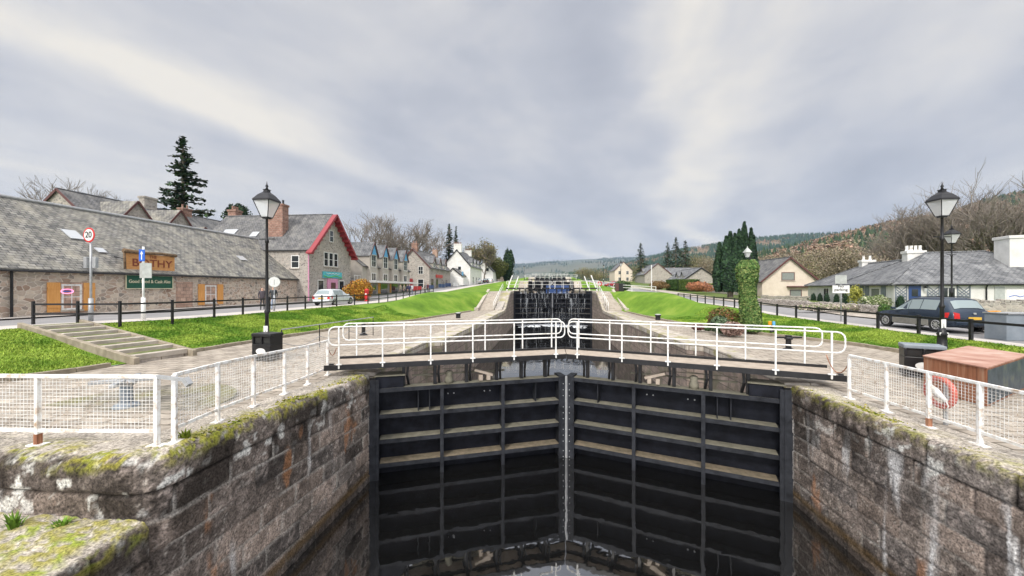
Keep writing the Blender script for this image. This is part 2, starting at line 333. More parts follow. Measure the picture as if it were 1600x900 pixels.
M['wood'] = noisy('varnished_wood', (.42, .19, .06), (.62, .32, .12), 3, .5, .2, 'obj', stretch=(1, 1, 6))
M['shutter'] = noisy('shutter_wood', (.58, .26, .06), (.72, .37, .12), 3, .6, .2, 'obj', stretch=(6, 6, .6))
M['woodletter'] = paint('burnt_letters', (.2, .045, .02)); M['bark_log'] = noisy('log_bark', (.08, .05, .03), (.25, .17, .1), 8, .9, .5)
M['carglass'] = glass_dark('car_glass', (.24, .29, .30), .04); M['beige'] = noisy('beige_render', (.36, .33, .29), (.47, .43, .38), 1.5, .9, .2); M['glass'] = glass_dark('window_glass'); M['skylight'] = glass_dark('skylight_glass', (.45, .47, .49), .15); M['curtain'] = paint('curtained_glass', (.22, .24, .22), .2)  # car glass: pale base colour stands in for reflected and see-through sky
M['bark'] = noisy('bark', (.10, .085, .065), (.22, .19, .15), 6, .95, .4); M['twig'] = noisy('twigs', (.15, .13, .11), (.27, .235, .20), 3, .95, 0)
M['leaf'] = attr_mat('leaves', .7, 3, 0, (.8, 1.2)); M['lockstone'] = attr_mat('lock_masonry', .9, 30, .8, (.22, 1.75), .15); M['blade'] = attr_mat('grass_blade', .8, 3, 0, (.85, 1.15), .15)
M['tyre'] = paint('tyre_rubber', (.015, .015, .015), .8); M['rim'] = paint('alloy_rim', (.5, .5, .5), .35, .6); M['chrome'] = paint('bright_trim', (.55, .55, .56), .25, .6)
M['carwhite'] = paint('silver_white_car_paint', (.58, .61, .62), .22, .1, .04); M['carblue'] = paint('slate_blue_car_paint', (.028, .042, .066), .25, .3, .08); M['carred'] = paint('red_car_paint', (.3, .02, .02), .25)
M['cardirt'] = noisy('road_grimed_sill', (.16, .15, .13), (.26, .25, .22), 3, .6, 0); M['lampred'] = paint('red_lamp', (.55, .03, .03), .15); M['plate'] = paint('yellow_plate', (.7, .42, .05))
M['lens'] = paint('clear_lens', (.6, .6, .6), .1); M['signwhite'] = paint('sign_white', (.78, .78, .76)); M['signred'] = paint('sign_red', (.6, .03, .03)); M['signblue'] = paint('sign_blue', (.02, .12, .55))
M['signback'] = paint('sign_back_grey', (.42, .44, .42)); M['ink'] = paint('ink_black', (.02, .02, .02)); M['greybox'] = noisy('grey_cabinet', (.16, .19, .22), (.24, .27, .30), 2, .5, .05)
M['skin'] = paint('skin', (.55, .34, .25)); M['hair'] = paint('hair_dark', (.05, .03, .02)); M['postred'] = paint('postbox_red', (.5, .02, .02))
def lampglass():
    m, nt, N, L, P = new_mat('lantern_glass'); P.inputs['Base Color'].default_value = (.85, .87, .88, 1); P.inputs['Roughness'].default_value = .12; P.inputs['Alpha'].default_value = .5; return m
M['lampglass'] = lampglass()
# ------------------------------------------------------------------ terrain
WL, WR, WZ = -5.3, 6.5, -3.05                    # lock walls and water level
def I(x, t): return np.interp(x, [p[0] for p in t], [p[1] for p in t])
def stage(Y): Y = np.asarray(Y, float); return 2.2*sstep(46, 54, Y)+2.4*sstep(95, 102, Y)+2.3*sstep(140, 148, Y)
def roadL(Y): return I(Y, [(-20, 1.05), (42, 1.08), (61, 1.7), (80, 2.5), (105, 3.5), (150, 5.2), (200, 6.8), (400, 7)])
def roadR(Y): return I(Y, [(-20, .55), (20, .62), (30, .68), (36, .93), (47, 1.1), (60, 1.35), (100, 2.7), (160, 5.2), (220, 6.8)])
def gxL(Y): return I(Y, [(5, 14.6), (9, 14.4), (14, 14.1), (24, 13.4), (31, 10.9), (44, 8.7), (54, 8.2), (60, 7.6), (400, 7.6)])
def gxR(Y): return I(Y, [(5, 14), (15, 14.2), (19, 14), (23.5, 11.8), (29, 9.9), (37, 8.9), (46, 8.5), (54, 8.3), (60, 8.4), (400, 8.4)])
def fxL(Y): return I(Y, [(-20, 21.3), (14, 21.1), (17.5, 19.6), (20, 18.7), (26, 18.5), (400, 18.5)])
FXR = 16.6
def quayz(X, Y):
    Y = np.asarray(Y, float); base = np.where(np.asarray(X) < 0, .12+.25*sstep(11, 5, Y), .08+.03*sstep(11, 5, Y))
    return base*(1-sstep(14, 30, Y))+stage(Y)*1.0
def bank(X, Y, fx, rd, gx):
    aX = np.abs(X); t = np.clip((aX-gx)/(fx-gx), 0, 1); z0 = quayz(X, Y)+.03; z = z0+(rd-z0)*(t*t*(3-2*t)*.5+t*.5)
    q_ = np.clip(t*1.8, 0, 1); rise = 2.2*sstep(0, 1, (Y-(46-24*q_))/(9+15*q_))*(1-sstep(.55, 1, t)); cap = np.where(Y < 95, 1, 0)
    return np.maximum(z, np.where(cap > 0, rise, 0)+0*z)
def sheet(name, mat, Ys, lo, hi, zf, n=12, off=0, kind='structure', uv=False):
    Ys = np.asarray(Ys, float); t = np.linspace(0, 1, n+1); lo = np.array([lo(y) for y in Ys]); hi = np.array([hi(y) for y in Ys])
    X = lo[:, None]+(hi-lo)[:, None]*t; Y = np.repeat(Ys[:, None], n+1, 1); Z = zf(X, Y)+off
    V = np.stack([X, Y, Z], 2).reshape(-1, 3); r = len(Ys); i = np.arange(r-1)[:, None]*(n+1)+np.arange(n)
    Fq = np.stack([i, i+1, i+n+2, i+n+1], 2).reshape(-1, 4)
    if hi[0] < lo[0]: Fq = Fq[:, ::-1]
    o = np_mesh(name, V, Fq, mat, smooth=True); o['kind'] = kind; return o
YA = np.concatenate([np.arange(-6, 60, .75), np.arange(60, 200, 3), [220, 260, 320, 400]])
sheet('ground', M['field'], np.array([-600, -200, -6, 0, 20, 42, 61, 80, 105, 150, 200, 400, 1200, 3500, 9500.]), lambda y: -9500 if y > 300 else -1500., lambda y: -28.9+(28.9 if y > 300 else 0), lambda X, Y: roadL(Y)-.03, 6)
sheet('ground', M['field'], np.array([-600, -200, -20, 0, 20, 30, 36, 47, 60, 80, 100, 160, 220, 400, 1200, 3500, 9500.]), lambda y: 20.0 if y < 300 else 0, lambda y: 9500 if y > 300 else 1500., lambda X, Y: roadR(Y)-.06, 6)
sheet('grass', M['grass'], YA, lambda y: -gxL(y), lambda y: -fxL(y), lambda X, Y: bank(X, Y, fxL(Y), roadL(Y), gxL(Y)), 14)
sheet('grass', M['grass'], YA, lambda y: gxR(y), lambda y: FXR, lambda X, Y: bank(X, Y, FXR, roadR(Y), gxR(Y)), 14)
sheet('road', M['road'], YA, lambda y: -fxL(y), lambda y: -30., lambda X, Y: roadL(Y), 4, -.02)
sheet('pavement', M['pave'], YA, lambda y: -fxL(y)-.02, lambda y: -fxL(y)-2.1, lambda X, Y: roadL(Y), 2, .02)
sheet('pavement', M['pave'], YA[:90], lambda y: -27.6, lambda y: -29.0, lambda X, Y: roadL(Y), 2, .06)
sheet('road', M['road'], YA, lambda y: FXR, lambda y: 21.5, lambda X, Y: roadR(Y), 4, -.02)
sheet('pavement', M['pave'], YA, lambda y: FXR+.02, lambda y: FXR+.9, lambda X, Y: roadR(Y), 2, .02)
sheet('pavement', M['quay2'], YA, lambda y: 21.4, lambda y: 24.5, lambda X, Y: roadR(Y), 2, .05)
def wl(y): return -6.15 if y < 11.4 else (-6.35 if y < 18 else -5.9)
YQ = np.concatenate([np.arange(5.5, 60, .75), np.arange(60, 200, 3), [220, 260, 320, 400]])
sheet('quay', M['quay'], YQ, wl, lambda y: -gxL(y)-.1, lambda X, Y: quayz(X, Y), 12)
sheet('quay', M['quay'], YA, lambda y: 7.3, lambda y: gxR(y)+.1, lambda X, Y: quayz(X, Y), 12)
# the part of the grass below the left path is at the quay's level; kerbs along the lawns
def kerb(side, Y0, Y1, gx, name='kerb'):
    m = MB(); ys = np.arange(Y0, Y1, .9)
    for a, b in zip(ys[:-1], ys[1:]):
        b -= .012; xa, xb = side*float(gx(a)), side*float(gx(b)); za, zb = float(quayz(xa, a)), float(quayz(xb, b)); h = random.uniform(.13, .16)
        w = side*.16; m.prism([(xa, a), (xb, b), (xb+w, b), (xa+w, a)], [za-.1, zb-.1, zb-.1, za-.1], [za+h, zb+h, zb+h, za+h])
    o = m.build(name, M['kerb'], bevel=.012); o['kind'] = 'structure'
kerb(-1, 5, 11.7, gxL); kerb(-1, 13.6, 44, gxL); kerb(1, 5, 44, gxR)
# water in the lock chambers
def quad_water(name, y0, y1, z, lab=None):
    n = 2; o = np_mesh(name, [(WL-.5, y0, z), (WR+.5, y0, z), (WR+.5, y1, z), (WL-.5, y1, z)], [(0, 1, 2, 3)], M['water']); o['kind'] = 'structure'
quad_water('water', -8, 59, WZ); quad_water('water', 59.6, 102, -.35); quad_water('water', 103, 150, 2.1); quad_water('water', 150, 200, 4.4)
# ------------------------------------------------------------------ lock walls
PALT = np.array([(.15, .125, .11), (.23, .19, .165), (.30, .25, .215), (.35, .28, .235), (.19, .165, .15), (.27, .235, .21)])
def lockwall(name, label, path, ztop, zbot, res=.035, width=.85, moss=1.0, seed=1, mossw=-.75, cap_h=.48, cap_l=1.25, dark=1.0, rr=.16, smear=1.0):
    P = np.array(path, float); seg = np.linalg.norm(np.diff(P, axis=0), axis=1); S = np.concatenate([[0], np.cumsum(seg)])
    s = np.arange(0, S[-1]+res, res); s[-1] = S[-1]; px = np.interp(s, S, P[:, 0]); py = np.interp(s, S, P[:, 1])
    tx = np.gradient(px, s); ty = np.gradient(py, s); l = np.hypot(tx, ty); nx, ny = ty/l, -tx/l        # outward normal is right of the path
    zt = np.array([float(ztop(a, b)) for a, b in zip(px, py)]); H = zt.max()-zbot
    nv = max(4, int((H-rr)/res)); na = 6; nt = max(3, int(width/res*.7))
    fr = np.linspace(0, 1, nv); cols = []
    ns = len(s); SS, OUT, ZZ, DEP, K = [], [], [], [], []
    for f in fr: SS.append(s); OUT.append(0*s); ZZ.append(zbot+(zt-rr-zbot)*f); DEP.append(zt-(zbot+(zt-rr-zbot)*f)); K.append(0*s)
    for k in range(1, na+1):
        a = math.pi/2*k/na; SS.append(s); OUT.append(0*s-rr*(1-math.cos(a))); ZZ.append(zt-rr+rr*math.sin(a)); DEP.append(zt*0+rr*(1-math.sin(a))); K.append(0*s+k/na)
    for k in range(1, nt+1):
        SS.append(s); OUT.append(0*s-rr-(width-rr)*k/nt); ZZ.append(zt.copy()); DEP.append(0*s); K.append(0*s+1)
    SS, OUT, ZZ, DEP, K = map(np.array, (SS, OUT, ZZ, DEP, K)); v = DEP                                # v: depth below the top
    course = np.where(v < cap_h, 0, 1+np.floor((v-cap_h)/.41)); cl = np.where(course == 0, cap_l, .98)
    offs = np.mod(course*.433, 1.0)*cl; bi = np.floor((SS+offs)/cl); fx = np.mod(SS+offs, cl); fx = np.minimum(fx, cl-fx)
    cv = np.where(course == 0, np.where(K > 0, 9, np.minimum(v+9, cap_h-v)), np.mod(v-cap_h, .41)); cv = np.where(course == 0, cv, np.minimum(cv, .41-cv))
    jd = np.minimum(fx, cv); wob = (fbm(SS*6, v*6+OUT*5, seed+3)-.5)*.03; groove = 1-sstep(.0, .032, jd+wob)
    hsh = vnoise(bi*7.31+course*3.7, course*5.13+bi*1.7, seed+9); hs2 = vnoise(bi*3.1+course*9.1, course*2.3+bi*4.3, seed+12)
    big = fbm(SS*1.1, v*1.1+OUT, seed+1); fine = fbm(SS*9, v*9+OUT*9, seed+2, 5)
    disp = -.035*groove+(hsh-.5)*.02+(big-.5)*.05+(fine-.5)*.028+np.where(course == 0, .012, 0)
    bump_top = (fbm(SS*1.5, OUT*1.5, seed+8)-.5)*.10*sstep(-.2, -1.0, OUT)*(width > 2)
    X = px+nx*(OUT+disp*(1-K)); Y = py+ny*(OUT+disp*(1-K)); Z = ZZ+K*(disp*.7)+bump_top
    def mix(C, c, m): return C*(1-m[..., None])+np.array(c)*m[..., None]
    idx = np.minimum((hsh*6).astype(int), 5); C = PALT[idx]*(.5+.8*hs2)[..., None]*dark
    fbright = fbm(SS*4, v*4+OUT*3, seed+21, 5); fr2 = fbm(SS*13, v*13+OUT*12, seed+22, 4); C = C*(-.08+.95*fbright+.85*(fr2-.1)).clip(.06)[..., None]; C = mix(C, (.42, .35, .31), sstep(.58, .72, fr2)*sstep(.35, .65, big)*.55)
    st = sstep(.58, .72, fbm(SS*2.6, v*.22, seed+31, 3))*sstep(.3, .8, v)*sstep(.36, .56, fbm(SS*9, v*.7, seed+33)); sk = RNG.random(C.shape[:2]); C = C*(.84+.32*sk)[..., None]; C = mix(C, (.5, .46, .41), (sk > .95)*.5*sstep(.4, .6, fbright)); C = mix(C, (.02, .018, .015), (sk < .04)*.5); C = mix(C, (.60, .59, .58), st*(.6+.4*sk)*smear)
    li = sstep(.60, .67, fbm(SS*5.5, v*5.5+OUT*5, seed+41, 3))*sstep(.42, .6, fbm(SS*.8, v*.8, seed+42, 2))*(1-sstep(.5, 1.3, v))*(1-K*.6); C = mix(C, (.6, .59, .55), li*.9)
    bl = sstep(.46, .60, fbm(SS*1.7, v*.9+OUT, seed+51))*(1-sstep(.7, 2.0, v)); C = mix(C, (.03, .024, .02), bl*.85*(1-K*.8))
    ru = sstep(.70, .80, fbm(SS*2.2, v*.8, seed+61))*sstep(.3, .9, v); C = mix(C, (.38, .17, .07), ru*.5)
    C = mix(C, (.42, .39, .35), (groove*sstep(.45, .6, fbm(SS*1.3, v*1.3, seed+5)))*sstep(.5, .7, v)*.85); C = C*(1-.6*groove*(1-sstep(.5, .7, v)))[..., None]
    top = sstep(.55, 1, K)*1.0; tc = np.array((.40, .36, .31))*(.45+.8*fbright+.3*RNG.random(fbright.shape))[..., None]; C = C*(1-top[..., None])+tc*top[..., None]
    mo = sstep(.47, .60, fbm(SS*1.5, OUT*2.2+v*2, seed+71, 5))*np.clip(sstep(.30, .0, v)*.9+top, 0, 1)*sstep(mossw, mossw*.13, OUT)*sstep(.36, .58, fbm(SS*14, OUT*14+v*14, seed+75, 3))
    C = mix(C, (.26, .24, .03), np.clip(mo*moss, 0, 1)*.85); C = mix(C, (.20, .30, .02) if width > 2 else (.17, .2, .02), sstep(.5, .6, fbm(SS*5, OUT*5+v*5, seed+72))*mo*moss*.6)
    wet = sstep(WZ+.55, WZ+.2, Z); C = C*(1-.62*wet)[..., None]; C = mix(C, (.14, .085, .03), sstep(WZ+.42, WZ+.3, Z)*(1-sstep(WZ+.25, WZ+.1, Z))*.5)
    Z = Z+K*mo*moss*.02
    nr = len(SS); i = np.arange(nr-1)[:, None]*ns+np.arange(ns-1); Fq = np.stack([i, i+1, i+ns+1, i+ns], 2).reshape(-1, 4)
    o = np_mesh(name, np.stack([X, Y, Z], 2).reshape(-1, 3), Fq, M['lockstone'], col=np.clip(C, 0, 1).reshape(-1, 3), smooth=True)
    return tag(o, label, 'wall')
def arc(cx, cy, r, a0, a1, n=8): return [(cx+r*math.cos(R(a0+(a1-a0)*k/n)), cy+r*math.sin(R(a0+(a1-a0)*k/n))) for k in range(n+1)]
zl = lambda x, y: .12+.25*float(sstep(11, 5, y))+.004
# path direction chosen so that the outward (right) side faces the water: left wall runs from far to near... outward = +X
lockwall('lock_wall', 'mossy stone lock wall with rounded coping at the left of the near gates', [(-15.5, 4.65)]+[(-5.75, 4.65)]+arc(-5.75, 5.1, .45, -90, 0)+[(-5.3, 11.02)], zl, -3.4, .035, .95, 1.15, 3, rr=.2)
lockwall('lower_wall', 'low stone ledge of the lock wall with green moss in the lower left corner', [(-5.29, -1.0), (-5.29, 4.62)], lambda x, y: -.42, -3.4, .045, 8.5, .95, 8, -5.5, rr=.12)
lockwall('lock_wall', 'dark stained stone lock wall with lichen spots at the right below the mesh fence', [(6.5, 11.02), (6.5, -1.5)], lambda x, y: float(quayz(5, y))+.004, -3.4, .035, .85, .55, 15, dark=1.0, rr=.12, smear=1.3)
# ledge surface in front of the left wall
def ledge():
    n = 90; X = np.linspace(-13, -6.1, n); Y = np.linspace(-1, 4.75, 80); XX, YY = np.meshgrid(X, Y); h = fbm(XX*2.3, YY*2.3, 5); mo = sstep(.54, .62, fbm(XX*1.2+3, YY*1.6, 77))
    Z = -.43+(h-.5)*.09+mo*.05+.12*sstep(4.2, 4.75, YY); C = (np.array((.36, .33, .29))*(.6+.8*fbm(XX*6, YY*6, 9))[..., None])
    C = C*(1-mo[..., None])+np.array((.20, .30, .02))*mo[..., None]
    i = np.arange(79)[:, None]*n+np.arange(n-1); o = np_mesh('ledge_paving', np.stack([XX, YY, Z], 2).reshape(-1, 3), np.stack([i, i+1, i+n+1, i+n], 2).reshape(-1, 4), M['lockstone'], col=C.reshape(-1, 3), smooth=True); o['kind'] = 'structure'
# chamber walls beyond the near gates, with a recess for the open gate leaves
M['chamber'] = blocks('chamber_masonry', (.20, .155, .13), (.29, .23, .195), (.10, .085, .07), .95, .42, 'uv', stain=(.13, .12, .08))
M['coping'] = blocks('chamber_coping', (.40, .36, .31), (.5, .45, .39), (.2, .17, .13), 1.3, 5, 'uv', stain=(.27, .25, .09))
def chamber(side, y0, y1, label, first=False):
    x = WL if side < 0 else WR; t = T('chamber_wall', label, 'wall', (x, y0, 0)); m = MB(); c = MB(); fx = side*.62 if first else 0
    pts = [(x+side*.0, y0), (x+side*.0, y0+.5), (x+side*.62, y0+.8), (x+side*.62, y0+7.2), (x, y0+7.6)] if first else [(x, y0)]
    ys = list(np.arange(pts[-1][1]+1.3, y1, 1.35))+[y1]; pts += [(x, y) for y in ys]
    for (xa, a), (xb, b) in zip(pts[:-1], pts[1:]):
        za, zb = float(quayz(x, a)), float(quayz(x, b)); w = side*.95
        m.prism([(xa, a), (xb, b), (x+w*1.3, b), (x+w*1.3, a)], [-3.6]*4, [za-.3, zb-.3, zb-.3, za-.3])
        j = random.uniform(-.012, .012)
        c.prism([(xa-side*.03+j, a+.005), (xb-side*.03+j, b-.01), (x+w*1.32, b-.01), (x+w*1.32, a+.005)], [za-.3, zb-.3, zb-.3, za-.3], [za+.012+j, zb+.012+j, zb+.012+j, za+.012+j])
    m.build('wall_face', M['chamber'], t, True); c.build('coping', M['coping'], t, True, bevel=.03)
chamber(-1, 11.25, 58.2, 'left stone side wall of the lock chamber behind the near gates', True); chamber(1, 11.25, 58.2, 'right stone side wall of the lock chamber behind the near gates', True)
chamber(-1, 58.6, 102, 'left side wall of the upper chamber beyond the waterfall gates'); chamber(1, 58.6, 102, 'right side wall of the upper chamber beyond the waterfall gates')
chamber(-1, 103, 200, 'left side wall of the farthest chambers up the flight'); chamber(1, 103, 200, 'right side wall of the farthest chambers up the flight')
# ------------------------------------------------------------------ lock gates
GA = math.atan2(2.2, 5.9); GL = math.hypot(2.2, 5.9)
ZS = [-.36, -1.14, -1.9, -2.62, -3.4, -4.2, -4.9]
def leaf(s, loc, label, group):
    t = T('lock_gate', label, 'lock gate', loc, GA if s > 0 else math.pi-GA, group)
    class G(MB):
        pass
    def bx(m, u0, u1, v0, v1, z0, z1): m.box(u0, u1, min(s*v0, s*v1), max(s*v0, s*v1), z0, z1); return m
    # v negative = downstream (towards the camera)
    bx(MB(), .12, GL-.12, .38, .46, -5.2, -.40).build('gate_skin', M['steel'], t)
    for i, z in enumerate(ZS):
        sh = MB(); bx(sh, .06, GL-.08, -.03, .38, z-.05, z); bx(sh, .06, GL-.08, -.055, -.03, z-.085, z+.035)
        o = sh.build('shelf', M['steel2'], t)
        if i < 5:
            d = MB(); bx(d, .26, GL-.26, -.028, .376, z+.002, z+(.03 if i < 3 else .04)); d.build('silt', M['litter'] if i == 3 else M['dirt'], o)
    for u in (GL/3, GL*.645):
        r = MB(); bx(r, u-.055, u+.055, -.075, -.057, -5.2, -.42); bx(r, u-.012, u+.012, -.056, .38, -5.2, -.42); r.build('rib', M['steel2'], t, bevel=.004)
    for u in (GL*.22, GL*.275, GL*.83):
        r = MB(); bx(r, u-.012, u+.012, .05, .38, -1.12, -.42); r.build('stiffener', M['steel2'], t)
    p = MB(); bx(p, -.06, .14, -.10, .50, -5.2, -.05); bx(p, .14, .24, -.10, -.06, -5.2, -.05); p.build('hinge_post', M['steel2'], t, bevel=.01)
    p = MB(); bx(p, GL-.24, GL-.02, -.10, .50, -5.2, -.28); bx(p, GL-.30, GL-.24, -.10, -.07, -5.2, -.28)
    p.build('mitre_post', M['steel2'], t, bevel=.01)
    p = MB(); bx(p, GL-.05, GL-.008, -.125, -.102, -5.2, -.28); p.build('rubbing_strip', M['galv'], t)
    b = MB()
    for z in ZS[:5]:
        for k in range(3): b.disc((GL-.15, s*-.108, z-.18-.2*k), .016, .02, (0, 1, 0), 6)
    for u in (GL*.37, GL*.4, GL*.56, GL*.59): b.disc((u, s*.37, -.72), .022, .03, (0, 1, 0), 6)
    b.build('bolt', M['galv'], t)
    # brackets carrying the walkway
    for k, u in enumerate((.95, 1.9, 2.9, 3.9, 4.75, 5.6)):
        br = MB(); bx(br, u-.05, u+.05, .12, .26, -.36, .33); br.bar((u+.16, s*.3, -.36), (u+.1, s*.12, .0), .07); br.bar((u+.1, s*.12, 0), (u+.13, s*.1, .32), .07)
        bx(br, u-.06, u+.06, -.12, .95, .30, .36); br.build('bracket', M['black'], t, bevel=.01)
    # sluice boxes, buffer and rails on the top beam
    bx(MB(), .14, .95, .0, .5, -.355, .03).build('rack_box', M['steel'], t, bevel=.02)
    bx(MB(), .10, .99, -.04, .54, .03, .06).build('rack_lid', M['dirt'], t)
    mm = MB(); mm.bar((1.2, s*.3, -.05), (4.2, s*.3, -.05), .05); mm.bar((1.2, s*.3, .1), (3.2, s*.3, .1), .02); mm.build('control_rod', M['dirt'], t)
    mm = MB(); bx(mm, 3.3, 3.42, .05, .3, -.3, -.12); bx(mm, 3.55, 3.67, .05, .3, -.3, -.12); mm.bar((3.15, s*.17, .06), (3.75, s*.17, -.14), .26, .08); mm.build('paddle_cover', M['deck'], t, bevel=.01)
    mm = MB(); mm.lathe([(.13, -.355), (.14, -.2), (.10, -.1), (.12, .02), (.06, .06)], 10, (2.35, s*.2)); mm.build('roller', M['dirt'], t, smooth=True)
    # walkway
    u0, u1, f, bk = -1.0, GL-.02, -.14, .82
    tg = 2.2/5.9
    def mit(m, ua, v0, v1, z0, z1): m.prism([(ua, s*v0), (GL-.012+v0*tg, s*v0), (GL-.012+v1*tg, s*v1), (ua, s*v1)], z0, z1); return m
    mit(MB(), u0, f, bk, .44, .475).build('walkway_deck', M['deck'], t)
    mm = MB(); mit(mm, u0-.25, f-.05, f-.002, .32, .472); mit(mm, u0, bk+.002, bk+.05, .38, .55); mit(mm, u0-.2, .2, .32, .34, .437); mm.build('walkway_beam', M['black'], t)
    def rail(v, name, ua, ub, posts):
        r = .0215; zt, zl_ = .475+1.1, .475+.57
        a = [(ua+.16, s*v, zt)]+[(ua+.16-.16*math.sin(R(q)), s*v, zt-.16+.16*math.cos(R(q))) for q in (30, 60, 90)]+[(ua+.16-.16*math.cos(R(q)), s*v, zl_+.16-.16*math.sin(R(q))) for q in (0, 30, 60, 90)]
        b_ = [(ub-.16+.16*math.sin(R(q)), s*v, zl_+.16-.16*math.cos(R(q))) for q in (0, 30, 60, 90)]+[(ub-.16+.16*math.sin(R(q)), s*v, zt-.16+.16*math.cos(R(q))) for q in (90, 60, 30, 0)]
        m = MB(); m.tube(a+b_+[(ua+.16, s*v, zt)], r, 8, cap=False); ob = m.build(name, M['white'], t, smooth=True)
        for u in posts:
            p = MB(); p.bar((u, s*v, .36), (u, s*v, zt), .043, .043, (1, 0, 0)); p.box(u-.08, u+.08, s*v-.04, s*v+.04, .47, .50); p.build('rail_post', M['white'], ob, bevel=.008)
    rail(-.19, 'front_railing', u0-.12, GL-.13, [-.85, .35, 1.75, 3.05, 4.4, 5.85]); rail(.87, 'back_railing', u0+.1, GL+.18, [-.5, .95, 2.3, 3.65, 5.0, 6.1])
    return t
g1 = leaf(1, (WL, 11.05, 0), 'left leaf of the near black lock gates with white railed walkway on top', 'near pair of lock gates')
g2 = leaf(-1, (WR, 11.05, 0), 'right leaf of the near black lock gates with white railed walkway on top', 'near pair of lock gates')
for Y, z, lab in ((58.4, 2.2, 'gates with water pouring down their face'), (102.2, 4.6, 'gates just past the blue boat'), (149.5, 6.9, 'farthest gates at the top of the flight')):
    dup(g1, (WL, Y, z), None, 'left leaf of the '+lab, group='pair of lock '+lab); dup(g2, (WR, Y, z), None, 'right leaf of the '+lab, group='pair of lock '+lab)
# water leaking down the second gates
def leaks():
    m, nt, N, L, P = new_mat('falling_water'); P.inputs['Base Color'].default_value = (.75, .8, .85, 1); P.inputs['Roughness'].default_value = .4; v = coords(N, 'uv')
    mp = node(N, 'ShaderNodeMapping'); mp.inputs['Scale'].default_value = (2.6, .09, 1); L.new(v, mp.inputs[0]); t = node(N, 'ShaderNodeTexNoise', {'Scale': 2.0, 'Detail': 6, 'Roughness': .7}); L.new(mp.outputs[0], t.inputs['Vector'])
    rr = ramp(N, L, t.outputs['Fac'], [(.52, (.0, .0, .0)), (.74, (.55, .55, .55))]); L.new(rr, P.inputs['Alpha'])
    q = MB()
    for s, hx in ((1, WL), (-1, WR)):
        def pt(u, v_, z):
            a = GA if s > 0 else math.pi-GA; x, y = rot2(u, s*v_, a); return (hx+x, 58.4+y, z)
        for (u0, u1) in ((1.0, 2.6), (2.75, 4.7), (4.8, 6.0)):
            prev = None
            for z, vv in ((2.35, .3), (1.85, -.1), (1.1, -.2), (-.4, -.26), (-2.0, -.3), (-3.04, -.32)):
                cur = [pt(u0, vv, z), pt(u1, vv, z)]
                if prev: q.add([prev[0], prev[1], cur[1], cur[0]], [(0, 1, 2, 3)])
                prev = cur
    o = q.build('waterfall', m, None); tag(o, 'white streaks of water leaking over the second lock gates', 'waterfall', kind='stuff')
    f = MB()
    for k in range(90):
        x = random.uniform(WL+1, WR-1); y = 58.4+1.6-abs(x-.6)*.35-random.uniform(.2, 2.6); r = random.uniform(.08, .3); f.lathe([(r, WZ+.004), (r*.5, WZ+.05)], 7, (x, y))
    o = f.build('foam', paint('foam_white', (.7, .74, .78), .5), None); o['kind'] = 'stuff'; o['label'] = 'white foam where the leaking water lands'
leaks()
# stone stairs beside the second gates
def stairs(side):
    t = T('stone_stairs', ('left' if side < 0 else 'right')+' flight of stone stairs climbing beside the waterfall gates', 'stairs', (side*7.4, 46, 0)); xin = 7.0 if side > 0 else 6.6; m = MB(); n = 14; w = 1.75
    for k in range(n):
        y = 46+8*k/n; z = 2.2*(k+1)/n; m.box(min(side*xin, side*(xin+w)), max(side*xin, side*(xin+w)), y, 54.4, z-2.2/n-.0, z-.0) if False else m.box(min(side*xin, side*(xin+w)), max(side*xin, side*(xin+w)), y, y+8/n+.12, z-2.2/n-.3, z+.02)
    m.build('treads', M['stepstone'], t, True, bevel=.01)
    c = MB(); a, b = side*(xin+w+.004), side*(xin+w+.35); a, b = min(a, b), max(a, b); c.prism([(a, 45.6), (b, 45.6), (b, 54.6), (a, 54.6)], [-.4]*4, [.35, .35, 2.55, 2.55]); c.box(a-.05, b+.05, 44.8, 45.62, -.2, .38); c.build('side_wall', M['stepstone'], t, True, bevel=.02)
    r = MB(); x = side*(xin-.08); r.tube([(x, 45.4, .1), (x, 45.4, 1.0), (x, 54.2, 3.2), (x, 55.2, 3.2)], .03, 6); r.tube([(x, 45.4, .6), (x, 54.2, 2.8)], .02, 6)
    for k in range(6): y = 46.8+1.6*k; r.tube([(x, y, float(stage(y))), (x, y, 1.0+2.2*(y-45.4)/8.8)], .025, 6)
    r.build('handrail', M['white'], t, True, smooth=True)
    # sloping wing wall between the stairs and the chamber
    wq = MB(); x0, x1 = (WL-.3, -6.45) if side < 0 else (WR+.3, 6.9); x0, x1 = min(x0, x1), max(x0, x1)
    wq.prism([(x0, 45.9), (x1, 45.9), (x1, 55), (x0, 55)], [-.5]*4, [.1, .1, 2.24, 2.24]); wq.build('wing_wall', M['rubble2'], t, True)
stairs(-1); stairs(1)
